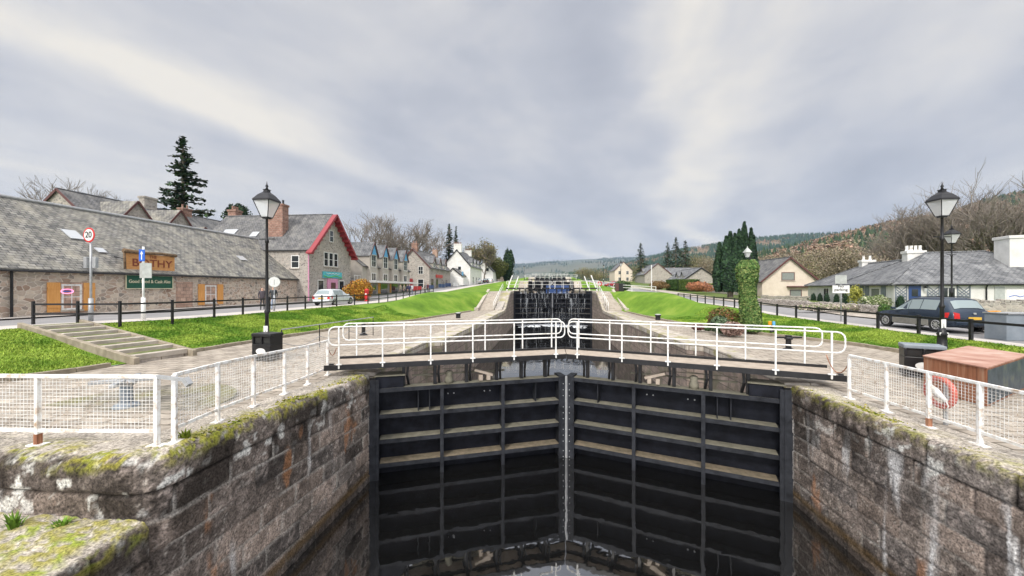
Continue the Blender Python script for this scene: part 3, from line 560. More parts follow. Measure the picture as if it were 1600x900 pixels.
# steps across the left lawn
M['grit'] = noisy('grit_and_moss', (.09, .065, .045), (.10, .13, .03), 2.2, .95, .4, 'world', c3=(.26, .2, .14))
def lawn_steps():
    t = T('garden_steps', 'shallow stone steps with wooden risers crossing the left lawn', 'steps', (-17.5, 13, .5)); u = Vector((-6.9, 1.75, 0)).normalized(); nrm = Vector((-u.y, u.x, 0)); p0 = Vector((-14.1, 11.85, 0)); L_ = 7.1; n = 8; w = 1.6
    if nrm.y < 0: nrm = -nrm
    for k in range(n):
        a = L_*k/n; b = L_*(k+1)/n; z = .22+(1.12-.22)*(k+1)/n+.05; q = [p0+u*a, p0+u*(b+.05), p0+u*(b+.05)+nrm*w, p0+u*a+nrm*w]
        s = MB(); s.prism([(c.x, c.y) for c in q], z-.4, z); s.build('step', M['quay2'], t, True, bevel=.01)
        e = MB(); q = [p0+u*(a-.02), p0+u*(a+.30), p0+u*(a+.30)+nrm*w, p0+u*(a-.02)+nrm*w]; e.prism([(c.x, c.y) for c in q], z-.16, z+.012); e.build('nosing', M['stepstone'], t, True, bevel=.01)
        if k % 2 == 0 or True:
            g = MB(); q = [p0+u*(a+.34)+nrm*.1, p0+u*(b-.06)+nrm*.1, p0+u*(b-.06)+nrm*(w-.1), p0+u*(a+.34)+nrm*(w-.1)]; g.prism([(c.x, c.y) for c in q], z, z+.010); g.build('grit_tread', M['grit'], t, True)
    for off in (-.16, w):
        s = MB(); q = [p0+u*(-.3)+nrm*off, p0+u*(L_+.3)+nrm*off, p0+u*(L_+.3)+nrm*(off+.16), p0+u*(-.3)+nrm*(off+.16)]
        s.prism([(c.x, c.y) for c in q], [0, .8, .8, 0], [.34, 1.3, 1.3, .34]); s.build('edging', M['kerb'], t, True, bevel=.015)
lawn_steps()
# capstan platform
cp = (-8.5, 7.1); m_ = MB(); m_.lathe([(1.75, .2), (1.75, float(quayz(-8, 7.1))+.012), (.02, float(quayz(-8, 7.1))+.022)], 48, cp); o = m_.build('stone_platform', M['platform']); o['kind'] = 'structure'
# ------------------------------------------------------------------ buildings
def text(s, size, mat, parent, loc, rot, name='lettering', ext=.006, wx=1.0):
    cu = bpy.data.curves.new('lettering', 'FONT'); cu.body = s; cu.size = size; cu.extrude = ext; cu.align_x = 'CENTER'; cu.align_y = 'CENTER'; cu.offset = size*.012
    tmp = bpy.data.objects.new('tmp', cu); COL.objects.link(tmp); dg = bpy.context.evaluated_depsgraph_get(); me = bpy.data.meshes.new_from_object(tmp.evaluated_get(dg)); bpy.data.objects.remove(tmp)
    me.materials.clear(); me.materials.append(mat); o = bpy.data.objects.new(name, me); link(o, parent); o.location = loc; o.rotation_euler = rot; o.scale = (wx, 1, 1); return o
# faces: local frame of a building; a runs along the wall, o outwards
def fr(face, hx, hy):
    return {'+x': lambda a, o, z: (hx+o, a, z), '-x': lambda a, o, z: (-hx-o, -a, z), '+y': lambda a, o, z: (-a, hy+o, z), '-y': lambda a, o, z: (a, -hy-o, z)}[face]
def fbox(m, g, a0, a1, o0, o1, z0, z1):
    p = g(a0, o0, z0); q = g(a1, o1, z1); return m.box(min(p[0], q[0]), max(p[0], q[0]), min(p[1], q[1]), max(p[1], q[1]), z0, z1)
def window(t, g, a, z, w, h, frame='white', pane='glass', nx=2, ny=2, sill=True, name='window', fw=.09, off=0):
    m = MB(); a0, a1 = a-w/2, a+w/2; o1 = off+.035
    fbox(m, g, a0, a0+fw, off-.05, o1, z, z+h); fbox(m, g, a1-fw, a1, off-.05, o1, z, z+h); fbox(m, g, a0+fw, a1-fw, off-.05, o1, z, z+fw); fbox(m, g, a0+fw, a1-fw, off-.05, o1, z+h-fw, z+h)
    for i in range(1, nx): x = a0+w*i/nx; fbox(m, g, x-.022, x+.022, off-.03, off+.026, z+fw, z+h-fw)
    for i in range(1, ny): y = z+h*i/ny; fbox(m, g, a0+fw, a1-fw, off-.028, off+.024, y-.022, y+.022)
    o = m.build(name, M[frame], t)
    fbox(MB(), g, a0+fw-.01, a1-fw+.01, off-.04, off+.006, z+fw-.01, z+h-fw+.01).build('pane', M[pane], o)
    if sill: fbox(MB(), g, a0-.08, a1+.08, off-.05, off+.1, z-.1, z-.004).build('sill', M['stepstone'], o)
    return o
def chimney(t, x, y, z0, z1, sx, sy, mat='redstone', pots=2, potm='redstone', name='chimney'):
    m = MB(); m.box(x-sx/2, x+sx/2, y-sy/2, y+sy/2, z0, z1-.25); m.box(x-sx/2-.08, x+sx/2+.08, y-sy/2-.08, y+sy/2+.08, z1-.25, z1); o = m.build(name, M[mat], t, bevel=.02)
    for k in range(pots):
        f = (k+.5)/pots-.5; cx, cy = (x+f*sx, y) if sx > sy else (x, y+f*sy); MB().lathe([(.13, z1), (.15, z1+.1), (.11, z1+.15), (.12, z1+.5), (.15, z1+.52)], 9, (cx, cy)).build('chimney_pot', M[potm], o)
    return o
def house(label, X0, X1, Y0, Y1, zb, eave, ridge, axis, wall='rubble2', roof='slate', name='house', cat='house', over=.25, verge='maroon', hip=False, trim='maroon', group=None, rz=0, gut=True):
    cx, cy = (X0+X1)/2, (Y0+Y1)/2; hx, hy = (X1-X0)/2, (Y1-Y0)/2; t = T(name, label, cat, (cx, cy, zb), rz, group); e = eave-zb; r = ridge-zb
    if hip: axis_l = max(hx, hy)-min(hx, hy)*hip
    m = MB()
    if hip: m.box(-hx, hx, -hy, hy, -2, e)
    elif axis == 'x': m.prism([(-hx, -hy), (hx, -hy), (hx, hy), (-hx, hy)], -2, e-.002); m.add([(-hx, -hy, e), (-hx, hy, e), (-hx, 0, r-.05), (hx, -hy, e), (hx, hy, e), (hx, 0, r-.05)], [(0, 1, 2), (3, 5, 4), (0, 3, 4, 1), (0, 2, 5, 3), (1, 4, 5, 2)])
    else: m.prism([(-hx, -hy), (hx, -hy), (hx, hy), (-hx, hy)], -2, e-.002); m.add([(-hx, -hy, e), (hx, -hy, e), (0, -hy, r-.05), (-hx, hy, e), (hx, hy, e), (0, hy, r-.05)], [(0, 1, 2), (3, 5, 4), (0, 3, 4, 1), (0, 2, 5, 3), (1, 4, 5, 2)])
    m.build('wall', M[wall], t)
    m = MB(); th = .13
    if hip:
        ox = over; a = axis_l; sl = (r-e)/hy if axis == 'x' else (r-e)/hx; lo = e-sl*ox*.5
        if axis == 'x': top = [(-hx+hy*hip, 0), (hx-hy*hip, 0)]
        else: top = [(0, -hy+hx*hip), (0, hy-hx*hip)]
        b = [(-hx-ox, -hy-ox), (hx+ox, -hy-ox), (hx+ox, hy+ox), (-hx-ox, hy+ox)]
        vs = [(*p, lo) for p in b]+[(*top[0], r), (*top[1], r)]+[(*p, lo-th) for p in b]
        f = [(0, 1, 5, 4), (2, 3, 4, 5), (1, 2, 5), (3, 0, 4)] if axis == 'x' else [(0, 1, 4), (1, 2, 5, 4), (2, 3, 5), (3, 0, 4, 5)]
        m.add(vs, f+[(6, 7, 1, 0), (7, 8, 2, 1), (8, 9, 3, 2), (9, 6, 0, 3), (9, 8, 7, 6)])
        ro = m.build('roof', M[roof], t)
        rd = MB(); T0, T1 = (*top[0], r+.02), (*top[1], r+.02); rd.tube([T0, T1], .09, 6)
        for k, p in enumerate(b):
            rd.tube([(*p, lo+.02), T0 if (axis == 'x' and k in (0, 3)) or (axis != 'x' and k in (0, 1)) else T1], .07, 6)
        rd.build('ridge_tiles', M['slate3'], ro)
    else:
        if axis == 'x': h, l = hy, hx
        else: h, l = hx, hy
        sl = (r-e)/h; hw = h+over; lo = r-sl*hw; l2 = l+over
        for sgn in (-1, 1):
            P = lambda u, w, z: (u, w, z) if axis == 'x' else (w, u, z)
            m.add([P(-l2, 0, r+th*.7), P(l2, 0, r+th*.7), P(l2, sgn*hw, lo+th*.7), P(-l2, sgn*hw, lo+th*.7), P(-l2, 0, r-th*.3), P(l2, 0, r-th*.3), P(l2, sgn*hw, lo-th*.3), P(-l2, sgn*hw, lo-th*.3)],
                  [(0, 1, 2, 3), (7, 6, 5, 4), (3, 2, 6, 7), (1, 0, 4, 5), (0, 3, 7, 4), (2, 1, 5, 6)])
        ro = m.build('roof', M[roof], t)
        q = MB(); q.tube([P(-l2, 0, r+th*.8), P(l2, 0, r+th*.8)], .09, 6); q.build('ridge_tiles', M['slate3'], ro)
        if verge:
            for u in (-l2-.02, l2+.02):
                q = MB()
                for sgn in (-1, 1): q.bar(P(u, 0, r), P(u, sgn*hw, lo), .05, .24)
                q.build('bargeboard', M[verge], t)
        if gut:
            for sgn in (-1, 1): q = MB(); q.tube([P(-l2, sgn*(hw+.05), lo-.02), P(l2, sgn*(hw+.05), lo-.02)], .06, 6); q.build('gutter', M['black'], t)
    t['hx'] = hx; t['hy'] = hy; t['e'] = e; t['r'] = r
    for k in ('hx', 'hy', 'e', 'r'): pass
    return t, hx, hy, e, r
def velux(t, axis, hx, hy, e, r, side, a, f, w, h, mat='skylight'):
    H = hy if axis == 'x' else hx; sl = (r-e)/H; ang = math.atan(sl); o = f*H; z = r-sl*o+.14; q = MB(); c, s = math.cos(ang), math.sin(ang); vs = []
    for dz in (0, .06):
        for da, dd in ((-w/2, -h/2), (w/2, -h/2), (w/2, h/2), (-w/2, h/2)):
            oo = o+dd*c+dz*s; zz = z-dd*s+dz*c; vs.append((a+da, side*oo, zz) if axis == 'x' else (side*oo, a+da, zz))
    q.add(vs, [(0, 3, 2, 1), (4, 5, 6, 7), (0, 1, 5, 4), (1, 2, 6, 5), (2, 3, 7, 6), (3, 0, 4, 7)]); return q.build('skylight', M[mat], t)
def dormer(t, axis, hx, hy, e, r, side, a, w, z0, zt, zp, wall='harl', verge='maroon', roof='slate', inset=.1, trim=None, win=(1.0, 1.2), deep=None):
    # gabled dormer standing at the wall plane; roof runs back into the main slope
    H = hy if axis == 'x' else hx; sl = (r-e)/H; f = H-inset; back = max(.3, (r-zt)/sl) if deep is None else deep; backp = max(.05, H-(zp-e)/sl) ; backp = (r-zp)/sl
    P = (lambda u, o_, z: (a+u, side*o_, z)) if axis == 'x' else (lambda u, o_, z: (side*o_, a+u, z))
    m = MB(); m.add([P(-w/2, f, z0), P(w/2, f, z0), P(w/2, f, zt), P(0, f, zp), P(-w/2, f, zt), P(-w/2, back, z0), P(w/2, back, z0), P(w/2, back, zt), P(0, back, zp), P(-w/2, back, zt)],
                    [(0, 1, 2, 3, 4), (9, 8, 7, 6, 5), (0, 4, 9, 5), (1, 6, 7, 2)]); d = m.build('dormer', M[wall], t)
    q = MB(); ov = .18; ss = (zp-zt)/(w/2)
    for sg in (-1, 1):
        q.add([P(0, f+ov, zp+.1), P(sg*(w/2+ov), f+ov, zt-ss*ov+.1), P(sg*(w/2+ov), back-.3, zt-ss*ov+.1), P(0, backp-.2, zp+.1), P(0, f+ov, zp), P(sg*(w/2+ov), f+ov, zt-ss*ov), P(sg*(w/2+ov), back-.3, zt-ss*ov), P(0, backp-.2, zp)],
              [(0, 1, 2, 3), (7, 6, 5, 4), (0, 4, 5, 1), (1, 5, 6, 2)])
    q.build('dormer_roof', M[roof], d)
    if verge:
        q = MB()
        for sg in (-1, 1): q.bar(P(0, f+ov+.03, zp+.03), P(sg*(w/2+ov), f+ov+.03, zt-ss*ov+.03), .05, .2)
        q.build('dormer_bargeboard', M[verge], d)
    if trim:
        q = MB(); q.add([P(0, f+.05, zp-.15), P(-w*.3, f+.05, zt+.05), P(w*.3, f+.05, zt+.05), P(0, f+.12, zp-.15), P(-w*.3, f+.12, zt+.05), P(w*.3, f+.12, zt+.05)], [(0, 1, 2), (3, 5, 4), (0, 3, 4, 1), (1, 4, 5, 2), (2, 5, 3, 0)]); q.build('gable_ornament', M[trim], d)
    if win:
        face = ('+y' if side > 0 else '-y') if axis == 'x' else ('+x' if side > 0 else '-x'); ff = H+0; g = fr(face, hx, hy); aa = a if face in ('+x', '-y') else -a
        window(d, g, aa, zt-win[1]+.05, win[0], win[1], nx=2, ny=2, off=-inset+.02, sill=False)
    return d
# --- long low stone building on the left
t, hx, hy, e, r = house('long low stone building with mossy slate roof and orange shutters beside the left road', -40.8, -29, 10, 44, 1.08, 3.84, 8.45, 'y', 'rubble', 'slate', 'stone_building', 'building', .22, None)
bothy = t; cyB = 27.0; g = fr('+x', hx, hy)
for yc, w in ((20.8, 1.0), (30.5, 1.1)):
    window(t, g, yc-cyB, .3, w, 1.55, nx=2, ny=2, fw=.1); fbox(MB(), g, yc-cyB-w/2-.25, yc-cyB+w/2+.25, -.02, .02, .1, 1.97).build('window_surround', M['sandstone'], t)
    for s in (-1, 1):
        m = MB(); c = yc-cyB+s*(w/2+.38); fbox(m, g, c-.3, c+.3, .03, .07, .2, 1.95); fbox(m, g, c-.3, c+.3, .07, .1, .45, .57); fbox(m, g, c-.3, c+.3, .07, .1, 1.55, 1.67); m.build('shutter', M['shutter'], t)
q = MB(); fbox(q, g, 27.4-cyB, 28.8-cyB, .0, .03, .1, 2.1); q.build('blocked_opening', M['sandstone'], t)
q = MB(); q.tube([(hx+.12, 18.1-cyB, e-.1), (hx+.12, 18.1-cyB, 0)], .06, 8); q.build('downpipe', M['black'], t)
for yc, f, w, h in ((23.0, .5, .8, 1.0), (36.5, .62, .8, .7), (23.6, .72, .5, .5)): velux(t, 'y', hx, hy, e, r, 1, yc-cyB, f, w, h)
q = MB(); q.tube([(0, -17.3, r+.16), (0, 17.3, r+.16)], .12, 8); q.build('lead_ridge', M['galv'], t)
# neon sign glow in the window
s_ = T('window_sign', 'small pink and blue lit sign in the first shuttered window', 'sign', (-28.94, 20.55, 2.5)); mm, nt, N, L, P = new_mat('neon'); P.inputs['Emission Color'].default_value = (1, .1, .4, 1); P.inputs['Emission Strength'].default_value = 1.2
q = MB(); q.tube([(0, .3*math.cos(a_), .13*math.sin(a_)) for a_ in np.linspace(0, 6.28, 18)], .025, 6, cap=False); q.build('ring', mm, s_)
q = MB(); q.bar((0, -.18, 0), (0, .18, 0), .05); q.build('tube', M['signblue'], s_)
# wooden pub sign and green board
s_ = T('wooden_sign', 'carved wooden plank sign with dark letters above the gutter of the long stone building', 'sign', (-28.72, 25.3, 4.0))
q = MB(); q.box(-.06, 0, -1.75, 1.75, 0, 1.12); q.build('board', M['wood'], s_, bevel=.02); q = MB(); q.tube([(.02, -1.85, 1.25), (.05, -.6, 1.18), (.02, .7, 1.24), (.04, 1.8, 1.17)], [.16, .11, .1, .13], 9); q.tube([(.0, -1.75, 0), (.0, -1.8, 1.2)], .07, 7); q.build('log_frame', M['bark_log'], s_, smooth=True)
for y_ in (-1.2, 1.2): q = MB(); q.bar((-.05, y_, .6), (-1.5, y_, .9), .05); q.build('stay', M['black'], s_)
text('THE', .3, M['woodletter'], s_, (.012, .1, .93), (R(90), 0, R(90))); text('BOTHY', .75, M['woodletter'], s_, (.012, .1, .46), (R(90), 0, R(90)), wx=1.15)
s_ = T('green_sign', 'dark green board with cream words about food and ales on the long stone building', 'sign', (-28.95, 25.4, 2.66))
q = MB(); q.box(0, .05, -1.65, 1.65, 0, .95); q.build('board', M['green'], s_); q = MB()
for a_, b_ in (((.06, -1.65, 0), (.06, 1.65, 0)), ((.06, -1.65, .95), (.06, 1.65, .95)), ((.06, -1.65, 0), (.06, -1.65, .95)), ((.06, 1.65, 0), (.06, 1.65, .95))): q.bar(a_, b_, .05)
q.build('gilt_edge', M['gold'], s_); text('Good Food & Cask Ales', .33, M['gold'], s_, (.06, 0, .5), (R(90), 0, R(90)), wx=.9)
# --- red gabled house
t, hx, hy, e, r = house('tall stone house with red bracketed gable and pink shop front', -42, -27.6, 41.9, 51.4, 1.2, 7.2, 12.0, 'x', 'rubble2', 'slate2', 'gabled_house', 'house', .15, None, gut=True)
g = fr('+x', hx, hy); c0 = 46.65
q = MB(); ov = .75
for sg in (-1, 1):
    sl = (r-e)/hy; q.add([(hx, 0, r+.08), (hx+ov, 0, r+.08), (hx+ov, sg*(hy+.5), e-sl*.5+.08), (hx, sg*(hy+.5), e-sl*.5+.08), (hx, 0, r-.06), (hx+ov, 0, r-.06), (hx+ov, sg*(hy+.5), e-sl*.5-.06), (hx, sg*(hy+.5), e-sl*.5-.06)], [(0, 1, 2, 3), (7, 6, 5, 4), (1, 5, 6, 2), (0, 3, 7, 4), (2, 6, 7, 3)])
    q.bar((hx+ov+.03, 0, r), (hx+ov+.03, sg*(hy+.5), e-sl*.5), .06, .27)
    for k in range(9): f = (k+.6)/9; y = sg*(hy+.4)*f; z = r-sl*abs(y)-.12; q.box(hx, hx+ov, y-.07, y+.07, z-.3, z)
q.build('red_bracketed_verge', M['redp'], t)
window(t, g, 0, 7.35, .95, 1.5, nx=1, ny=2)
for k in (-1, 0, 1): window(t, g, k*1.1-.1, 4.2, .95, 1.8, nx=1, ny=2)
q = MB(); fbox(q, g, -2.0, 2.3, .02, .12, 2.75, 3.55); q.build('shop_sign', M['turq'], t); q = MB(); q.tube([(hx+.125, y_, 2.95+.1*math.sin(y_*2.1)) for y_ in np.linspace(-1.9, 2.2, 22)], .07, 5); q.build('green_wave', paint('sign_green', (.1, .5, .12)), t); q = MB(); q.tube([(hx+.125, y_, 3.3+.05*math.sin(y_*9)) for y_ in np.linspace(-1.3, 1.7, 50)], .035, 5); q.build('white_lettering', M['signwhite'], t)
q = MB(); fbox(q, g, -1.0, 1.3, .0, .12, 0, 2.7); o = q.build('pink_doorway', M['pinkw'], t); fbox(MB(), g, -.3, .75, .12, .14, 0, 2.2).build('door', M['maroon'], o)
for a_ in (-2.3, 2.4): window(t, g, a_, .5, 1.3, 2.0, nx=1, ny=1)
g2_ = fr('-y', hx, hy); window(t, g2_, hx-1.6, 3.8, 1.0, 1.5, nx=1, ny=2)
q = MB(); q.tube([(hx+.08, -hy-.06, e-.3), (hx+.08, -hy-.06, 0)], .07, 8); q.build('downpipe', M['pinkw'], t)
chimney(t, 1.9, -2.6, e, r+.9, 1.9, 1.1, 'redstone', 3, 'black'); chimney(t, -hx+.6, .6, r-1.5, r+1.0, 1.1, 1.1, 'redstone', 3, 'redstone')
velux(t, 'x', hx, hy, e, r, -1, -4.6, .55, 1.7, 1.4); velux(t, 'x', hx, hy, e, r, -1, -1.0, .6, .9, .9)
# houses behind the long building's ridge
t, hx, hy, e, r = house('grey slate roofed stone house with twin gables rising behind the long stone building', -56, -46, 35.5, 56.5, 2, 8.6, 13.0, 'y', 'rubble2', 'slate2', 'house', 'house', .2, 'maroon')
for yc in (38.6, 43.6): dormer(t, 'y', hx, hy, e, r, 1, yc-46, 5.2, e-2, e+.4, e+3.7, 'rubble2', 'maroon', 'slate', -.4, None, (1.6, 1.0))
dormer(t, 'y', hx, hy, e, r, 1, 48-46, 1.8, e-.5, e+1.2, e+2.3, 'redstone', 'maroon', 'slate', .6, None, (.8, 1.0)); chimney(t, 0, -1.5, r-.4, r+1.3, .8, 1.6, 'rubble2', 0); chimney(t, 0, 3.5, r-.4, r+.9, .8, 1.4, 'redstone', 2)
# --- row with blue gable ornaments
t, hx, hy, e, r = house('pale terrace with four steep dormers carrying blue gable ornaments', -37, -26.9, 53.5, 72.5, 1.5, 6.0, 10.0, 'y', 'beige', 'slate2', 'terrace', 'terrace', .2, None)
g = fr('+x', hx, hy)
for k, yc in enumerate((56.0, 60.2, 64.4, 68.9)):
    dormer(t, 'y', hx, hy, e, r, 1, yc-63, 2.5, e-2.2, e+1.7, e+3.6, 'beige', 'maroon', 'slate3', -.5, 'sky_blue', (1.5, 1.9)); window(t, g, yc-63, 2.3, 1.5, 1.2, nx=2, ny=1, off=.5)
q = MB(); fbox(q, g, -9, 9.3, .0, 1.6, 2.0, 2.3); q.build('shop_canopy', M['whiteworn'], t); q = MB()
for a_, c_ in ((-6.5, 'x'), (-2.2, 'x'), (2.2, 'x'), (6.4, 'x')): fbox(q, g, a_-1.3, a_+1.3, .0, .06, .3, 1.9)
q.build('shop_window', M['glass'], t); q = MB(); fbox(q, g, -4.4, -3.7, .0, .1, .3, 2.0); fbox(q, g, .1, .5, .0, .1, .4, 1.9); q.build('orange_poster', M['orange'], t)
t, hx, hy, e, r = house('small flat fronted annex with balcony between the red gable and the terrace', -36, -27.2, 51.6, 53.4, 1.3, 3.5, 5.5, 'y', 'sandstone', 'slate2', 'annex', 'building', .05, None)
q = MB(); q.bar((hx+.05, -.9, e+.3), (hx+.05, .9, e+.3), .06); q.bar((hx+.05, -.9, e+1.0), (hx+.05, .9, e+1.0), .06); [q.bar((hx+.05, y, e), (hx+.05, y, e+1.0), .05) for y in (-.9, 0, .9)]; q.build('balcony_rail', M['white'], t)
# --- stone house with gable to the camera
t, hx, hy, e, r = house('grey rubble stone house with red edged gable facing the lock', -32.2, -25, 79, 96, 2.5, 7.2, 10.9, 'y', 'rubble2', 'slate2', 'gabled_house', 'house', .3, 'maroon')
g = fr('-y', hx, hy); window(t, g, 1.7, 3.1, 1.1, 1.7, nx=2, ny=2); window(t, g, 1.7, .2, 1.3, 1.9, nx=1, ny=2); q = MB(); fbox(q, g, -.8, .0, .0, .08, .1, 2.2); q.build('door', M['redp'], t)
g = fr('+x', hx, hy)
for a_ in (-5.5, -1, 3.5): dormer(t, 'y', hx, hy, e, r, 1, a_, 1.9, e-1, e+1.1, e+2.4, 'rubble2', 'maroon', 'slate3', -.1, None, (1.0, 1.2))
q = MB(); fbox(q, g, -4, 1, .02, .2, 2.5, 3.2); q.build('red_shop_sign', M['postred'], t)
for a_ in (-6.5, -3, 1.5, 5): window(t, g, a_, .4, 1.5, 1.8, 'maroon', nx=2, ny=1)
chimney(t, 0, -7.2, r-.5, r+1.4, 1.2, .9, 'redstone', 2); chimney(t, 0, 7.5, r-.5, r+1.4, 1.2, .9, 'sandstone', 2)
house('dark slate roofed house set back between the terrace and the stone gable house', -44, -32.6, 76, 88, 2.2, 6.6, 10.6, 'x', 'rubble2', 'slate2', 'house', 'house', .2, 'maroon')
# --- white houses
t, hx, hy, e, r = house('tall white house with red chimney pots beyond the stone gable house', -29, -21.4, 104, 122, 3.4, 8.8, 13.2, 'y', 'harl', 'slate3', 'white_house', 'house', .2, 'black'); chimney(t, 0, -7.6, r-.6, r+1.8, 2.2, 1, 'harl', 4); chimney(t, 0, 6, r-.6, r+1.3, 2.2, 1, 'harl', 3)
g = fr('-y', hx, hy); window(t, g, .8, 4.2, 1.0, 1.1, nx=1, ny=1); g = fr('+x', hx, hy)
for a_ in (-5, 0, 5): window(t, g, a_, .7, 1.5, 1.8, nx=2, ny=2); dormer(t, 'y', hx, hy, e, r, 1, a_, 1.8, e-.8, e+1.2, e+2.3, 'harl', 'black', 'slate3', .2, None, (1, 1.1))
q = MB(); q.add([(-hx, -hy-6, 0), (hx-.6, -hy-6, 0), (hx-.6, -hy-.05, 0), (-hx, -hy-.05, 0), (-hx, -hy-6, 3), (hx-.6, -hy-6, 1.9), (hx-.6, -hy-.05, 1.9), (-hx, -hy-.05, 5.2)], [(0, 1, 5, 4), (1, 2, 6, 5), (4, 5, 6, 7), (3, 0, 4, 7)]); q.build('white_lean_to', M['harl'], t)
t, hx, hy, e, r = house('low white cottage with bay window and blue sign by the stone gable house', -27, -22.6, 98.2, 103.4, 3.1, 6.0, 7.8, 'y', 'harl', 'slate2', 'cottage', 'cottage', .2, 'black'); q = MB(); g = fr('+x', hx, hy); fbox(q, g, -2, -.5, .02, .15, 2.8, 3.9); q.build('blue_sign', M['sky_blue'], t); window(t, g, -1, .8, 1.3, 1.4); window(t, fr('-y', hx, hy), .6, .8, 1.2, 1.4)
t, hx, hy, e, r = house('distant white gabled cottage beneath the brown tree on the left', -29, -21.5, 148, 162, 5.2, 9.2, 13.0, 'y', 'harl', 'slate3', 'cottage', 'cottage', .2, 'black'); g = fr('-y', hx, hy); window(t, g, -1.5, 4, 1.4, 1.4, nx=1, ny=1); window(t, g, 1.5, 4, 1.4, 1.4, nx=1, ny=1)
house('distant pinkish house beside the dark conifer on the left', -24.5, -17.5, 168, 180, 6, 10, 12.6, 'x', 'cream', 'slate2', 'house', 'house', .2, 'black')
# --- right side: white lodge cottages
t, hx, hy, e, r = house('low white cottage wing with grey shutters and hipped slate roof on the right', 31.91, 39.91, 34.89, 53.99, .78, 3.12, 5.5, 'y', 'harl', 'slate3', 'cottage', 'cottage', .3, None, hip=1.3, rz=R(-14.5)); g = fr('-x', hx, hy); nr = 9.75
def sA(s): return nr-s
window(t, g, sA(2.9), .7, 1.6, 1.25, 'white', 'curtain', 1, 1); window(t, g, sA(13.6), .2, 1.5, 1.75, 'white', 'glass', 2, 2); window(t, g, sA(9.0), .8, 1.3, 1.1, 'white', 'glass', 1, 1)
for a_ in (1.55, 4.35, 5.3): q = MB(); fbox(q, g, sA(a_)-.36, sA(a_)+.36, .02, .06, .35, 2.1); q.build('grey_shutter', M['greybox'], t)
q = MB(); q.tube([(-hx-.08, -sA(6.3), e-.1), (-hx-.08, -sA(6.3), 0)], .045, 6); q.build('downpipe', M['black'], t); q = MB(); q.tube([(-hx-.33, -hy, e-.18), (-hx-.33, hy+.3, e-.18)], .06, 6); q.build('gutter', M['black'], t)
chimney(t, 0, 4.2, r-1.4, r+.45, 1.2, .8, 'harl', 2, 'whiteworn')
t, hx, hy, e, r = house('white cottage with blue door, lattice panels and hipped slate roof on the right', 30.64, 44.04, 34.165, 44.165, .8, 3.16, 6.0, 'x', 'harl', 'slate3', 'cottage', 'cottage', .3, None, hip=.92, rz=R(-14.5)); g = fr('-y', hx, hy); cx = 6.7
q = MB(); fbox(q, g, .95-cx, 1.75-cx, .0, .06, 0, 2.1); o = q.build('door', M['blue'], t); fbox(MB(), g, 1.15-cx, 1.55-cx, .06, .08, 1.2, 1.8).build('door_pane', M['glass'], o)
window(t, g, 3.5-cx, .6, 1.0, 1.4, 'white', 'glass', 2, 1)
for a_ in (.45, 2.55, 4.45):
    lat = MB()
    for k in range(-3, 8):
        for sg in (1, -1):
            z0 = .3+.25*k if sg > 0 else .3+.25*k+.76
            if min(z0, z0+sg*.72) > .2 and max(z0, z0+sg*.72) < 2.2: lat.bar((a_-cx-.36, -hy-.05, z0), (a_-cx+.36, -hy-.05, z0+sg*.72), .06, .02, (0, 1, 0))
    for sx in (-.38, .38): lat.bar((a_-cx+sx, -hy-.05, .15), (a_-cx+sx, -hy-.05, 2.2), .06)
    for z_ in (.15, 1.2, 2.2): lat.bar((a_-cx-.38, -hy-.05, z_), (a_-cx+.38, -hy-.05, z_), .06)
    lat.build('lattice_panel', M['greybox'], t)
q = MB(); q.tube([(5.8-cx, -hy-.3, e-.1), (5.8-cx, -hy-.08, e-.4), (5.8-cx, -hy-.08, 0)], .05, 6); q.build('downpipe', M['black'], t)
q = MB(); fbox(q, g, 6.3-cx, 6.9-cx, .0, .04, .6, 2.0); q.build('pale_panel', M['signback'], t); q = MB(); q.tube([(-hx, -hy-.33, e-.18), (hx+.3, -hy-.33, e-.18)], .06, 6); q.build('gutter', M['black'], t)
chimney(t, 4.0-cx, .5, r-1.8, r+.25, 1.3, .9, 'harl', 4, 'whiteworn'); chimney(t, 10.2-cx, -2.0, e, r+1.1, 3.2, 1.6, 'harl', 0)
wl_ = T('wall_lantern', 'small lantern on the white wall beside the blue door', 'lantern', (31.5, 35.35, 2.4)); q = MB(); q.lathe([(.09, 0), (.15, .3)], 4); q.build('glass', M['lampglass'], wl_); q = MB(); q.lathe([(.18, .3), (.02, .45)], 4); q.box(-.02, .02, 0, .2, .38, .42); q.build('cap', M['black'], wl_)
# beige house
t, hx, hy, e, r = house('peach coloured gabled house with brown verges behind the stone garden wall', 32.5, 40.3, 62, 76, 1.15, 3.9, 7.3, 'y', 'cream', 'slate2', 'house', 'house', .35, 'maroon'); g = fr('-y', hx, hy); window(t, g, -.2, 2.7, 1.9, 1.25, 'maroon', 'curtain', 1, 1); window(t, g, .9, .1, 1.7, 1.2, 'maroon', 'curtain', 1, 1, False); dormer(t, 'y', hx, hy, e, r, -1, -1.5, 1.6, e, e+1.1, e+2.0, 'cream', 'maroon', 'slate2', 1, None, (.8, .8))
q = MB(); fbox(q, g, -.4, 3.3, .0, .6, 1.65, 1.85); q.build('porch_roof', M['maroon'], t)
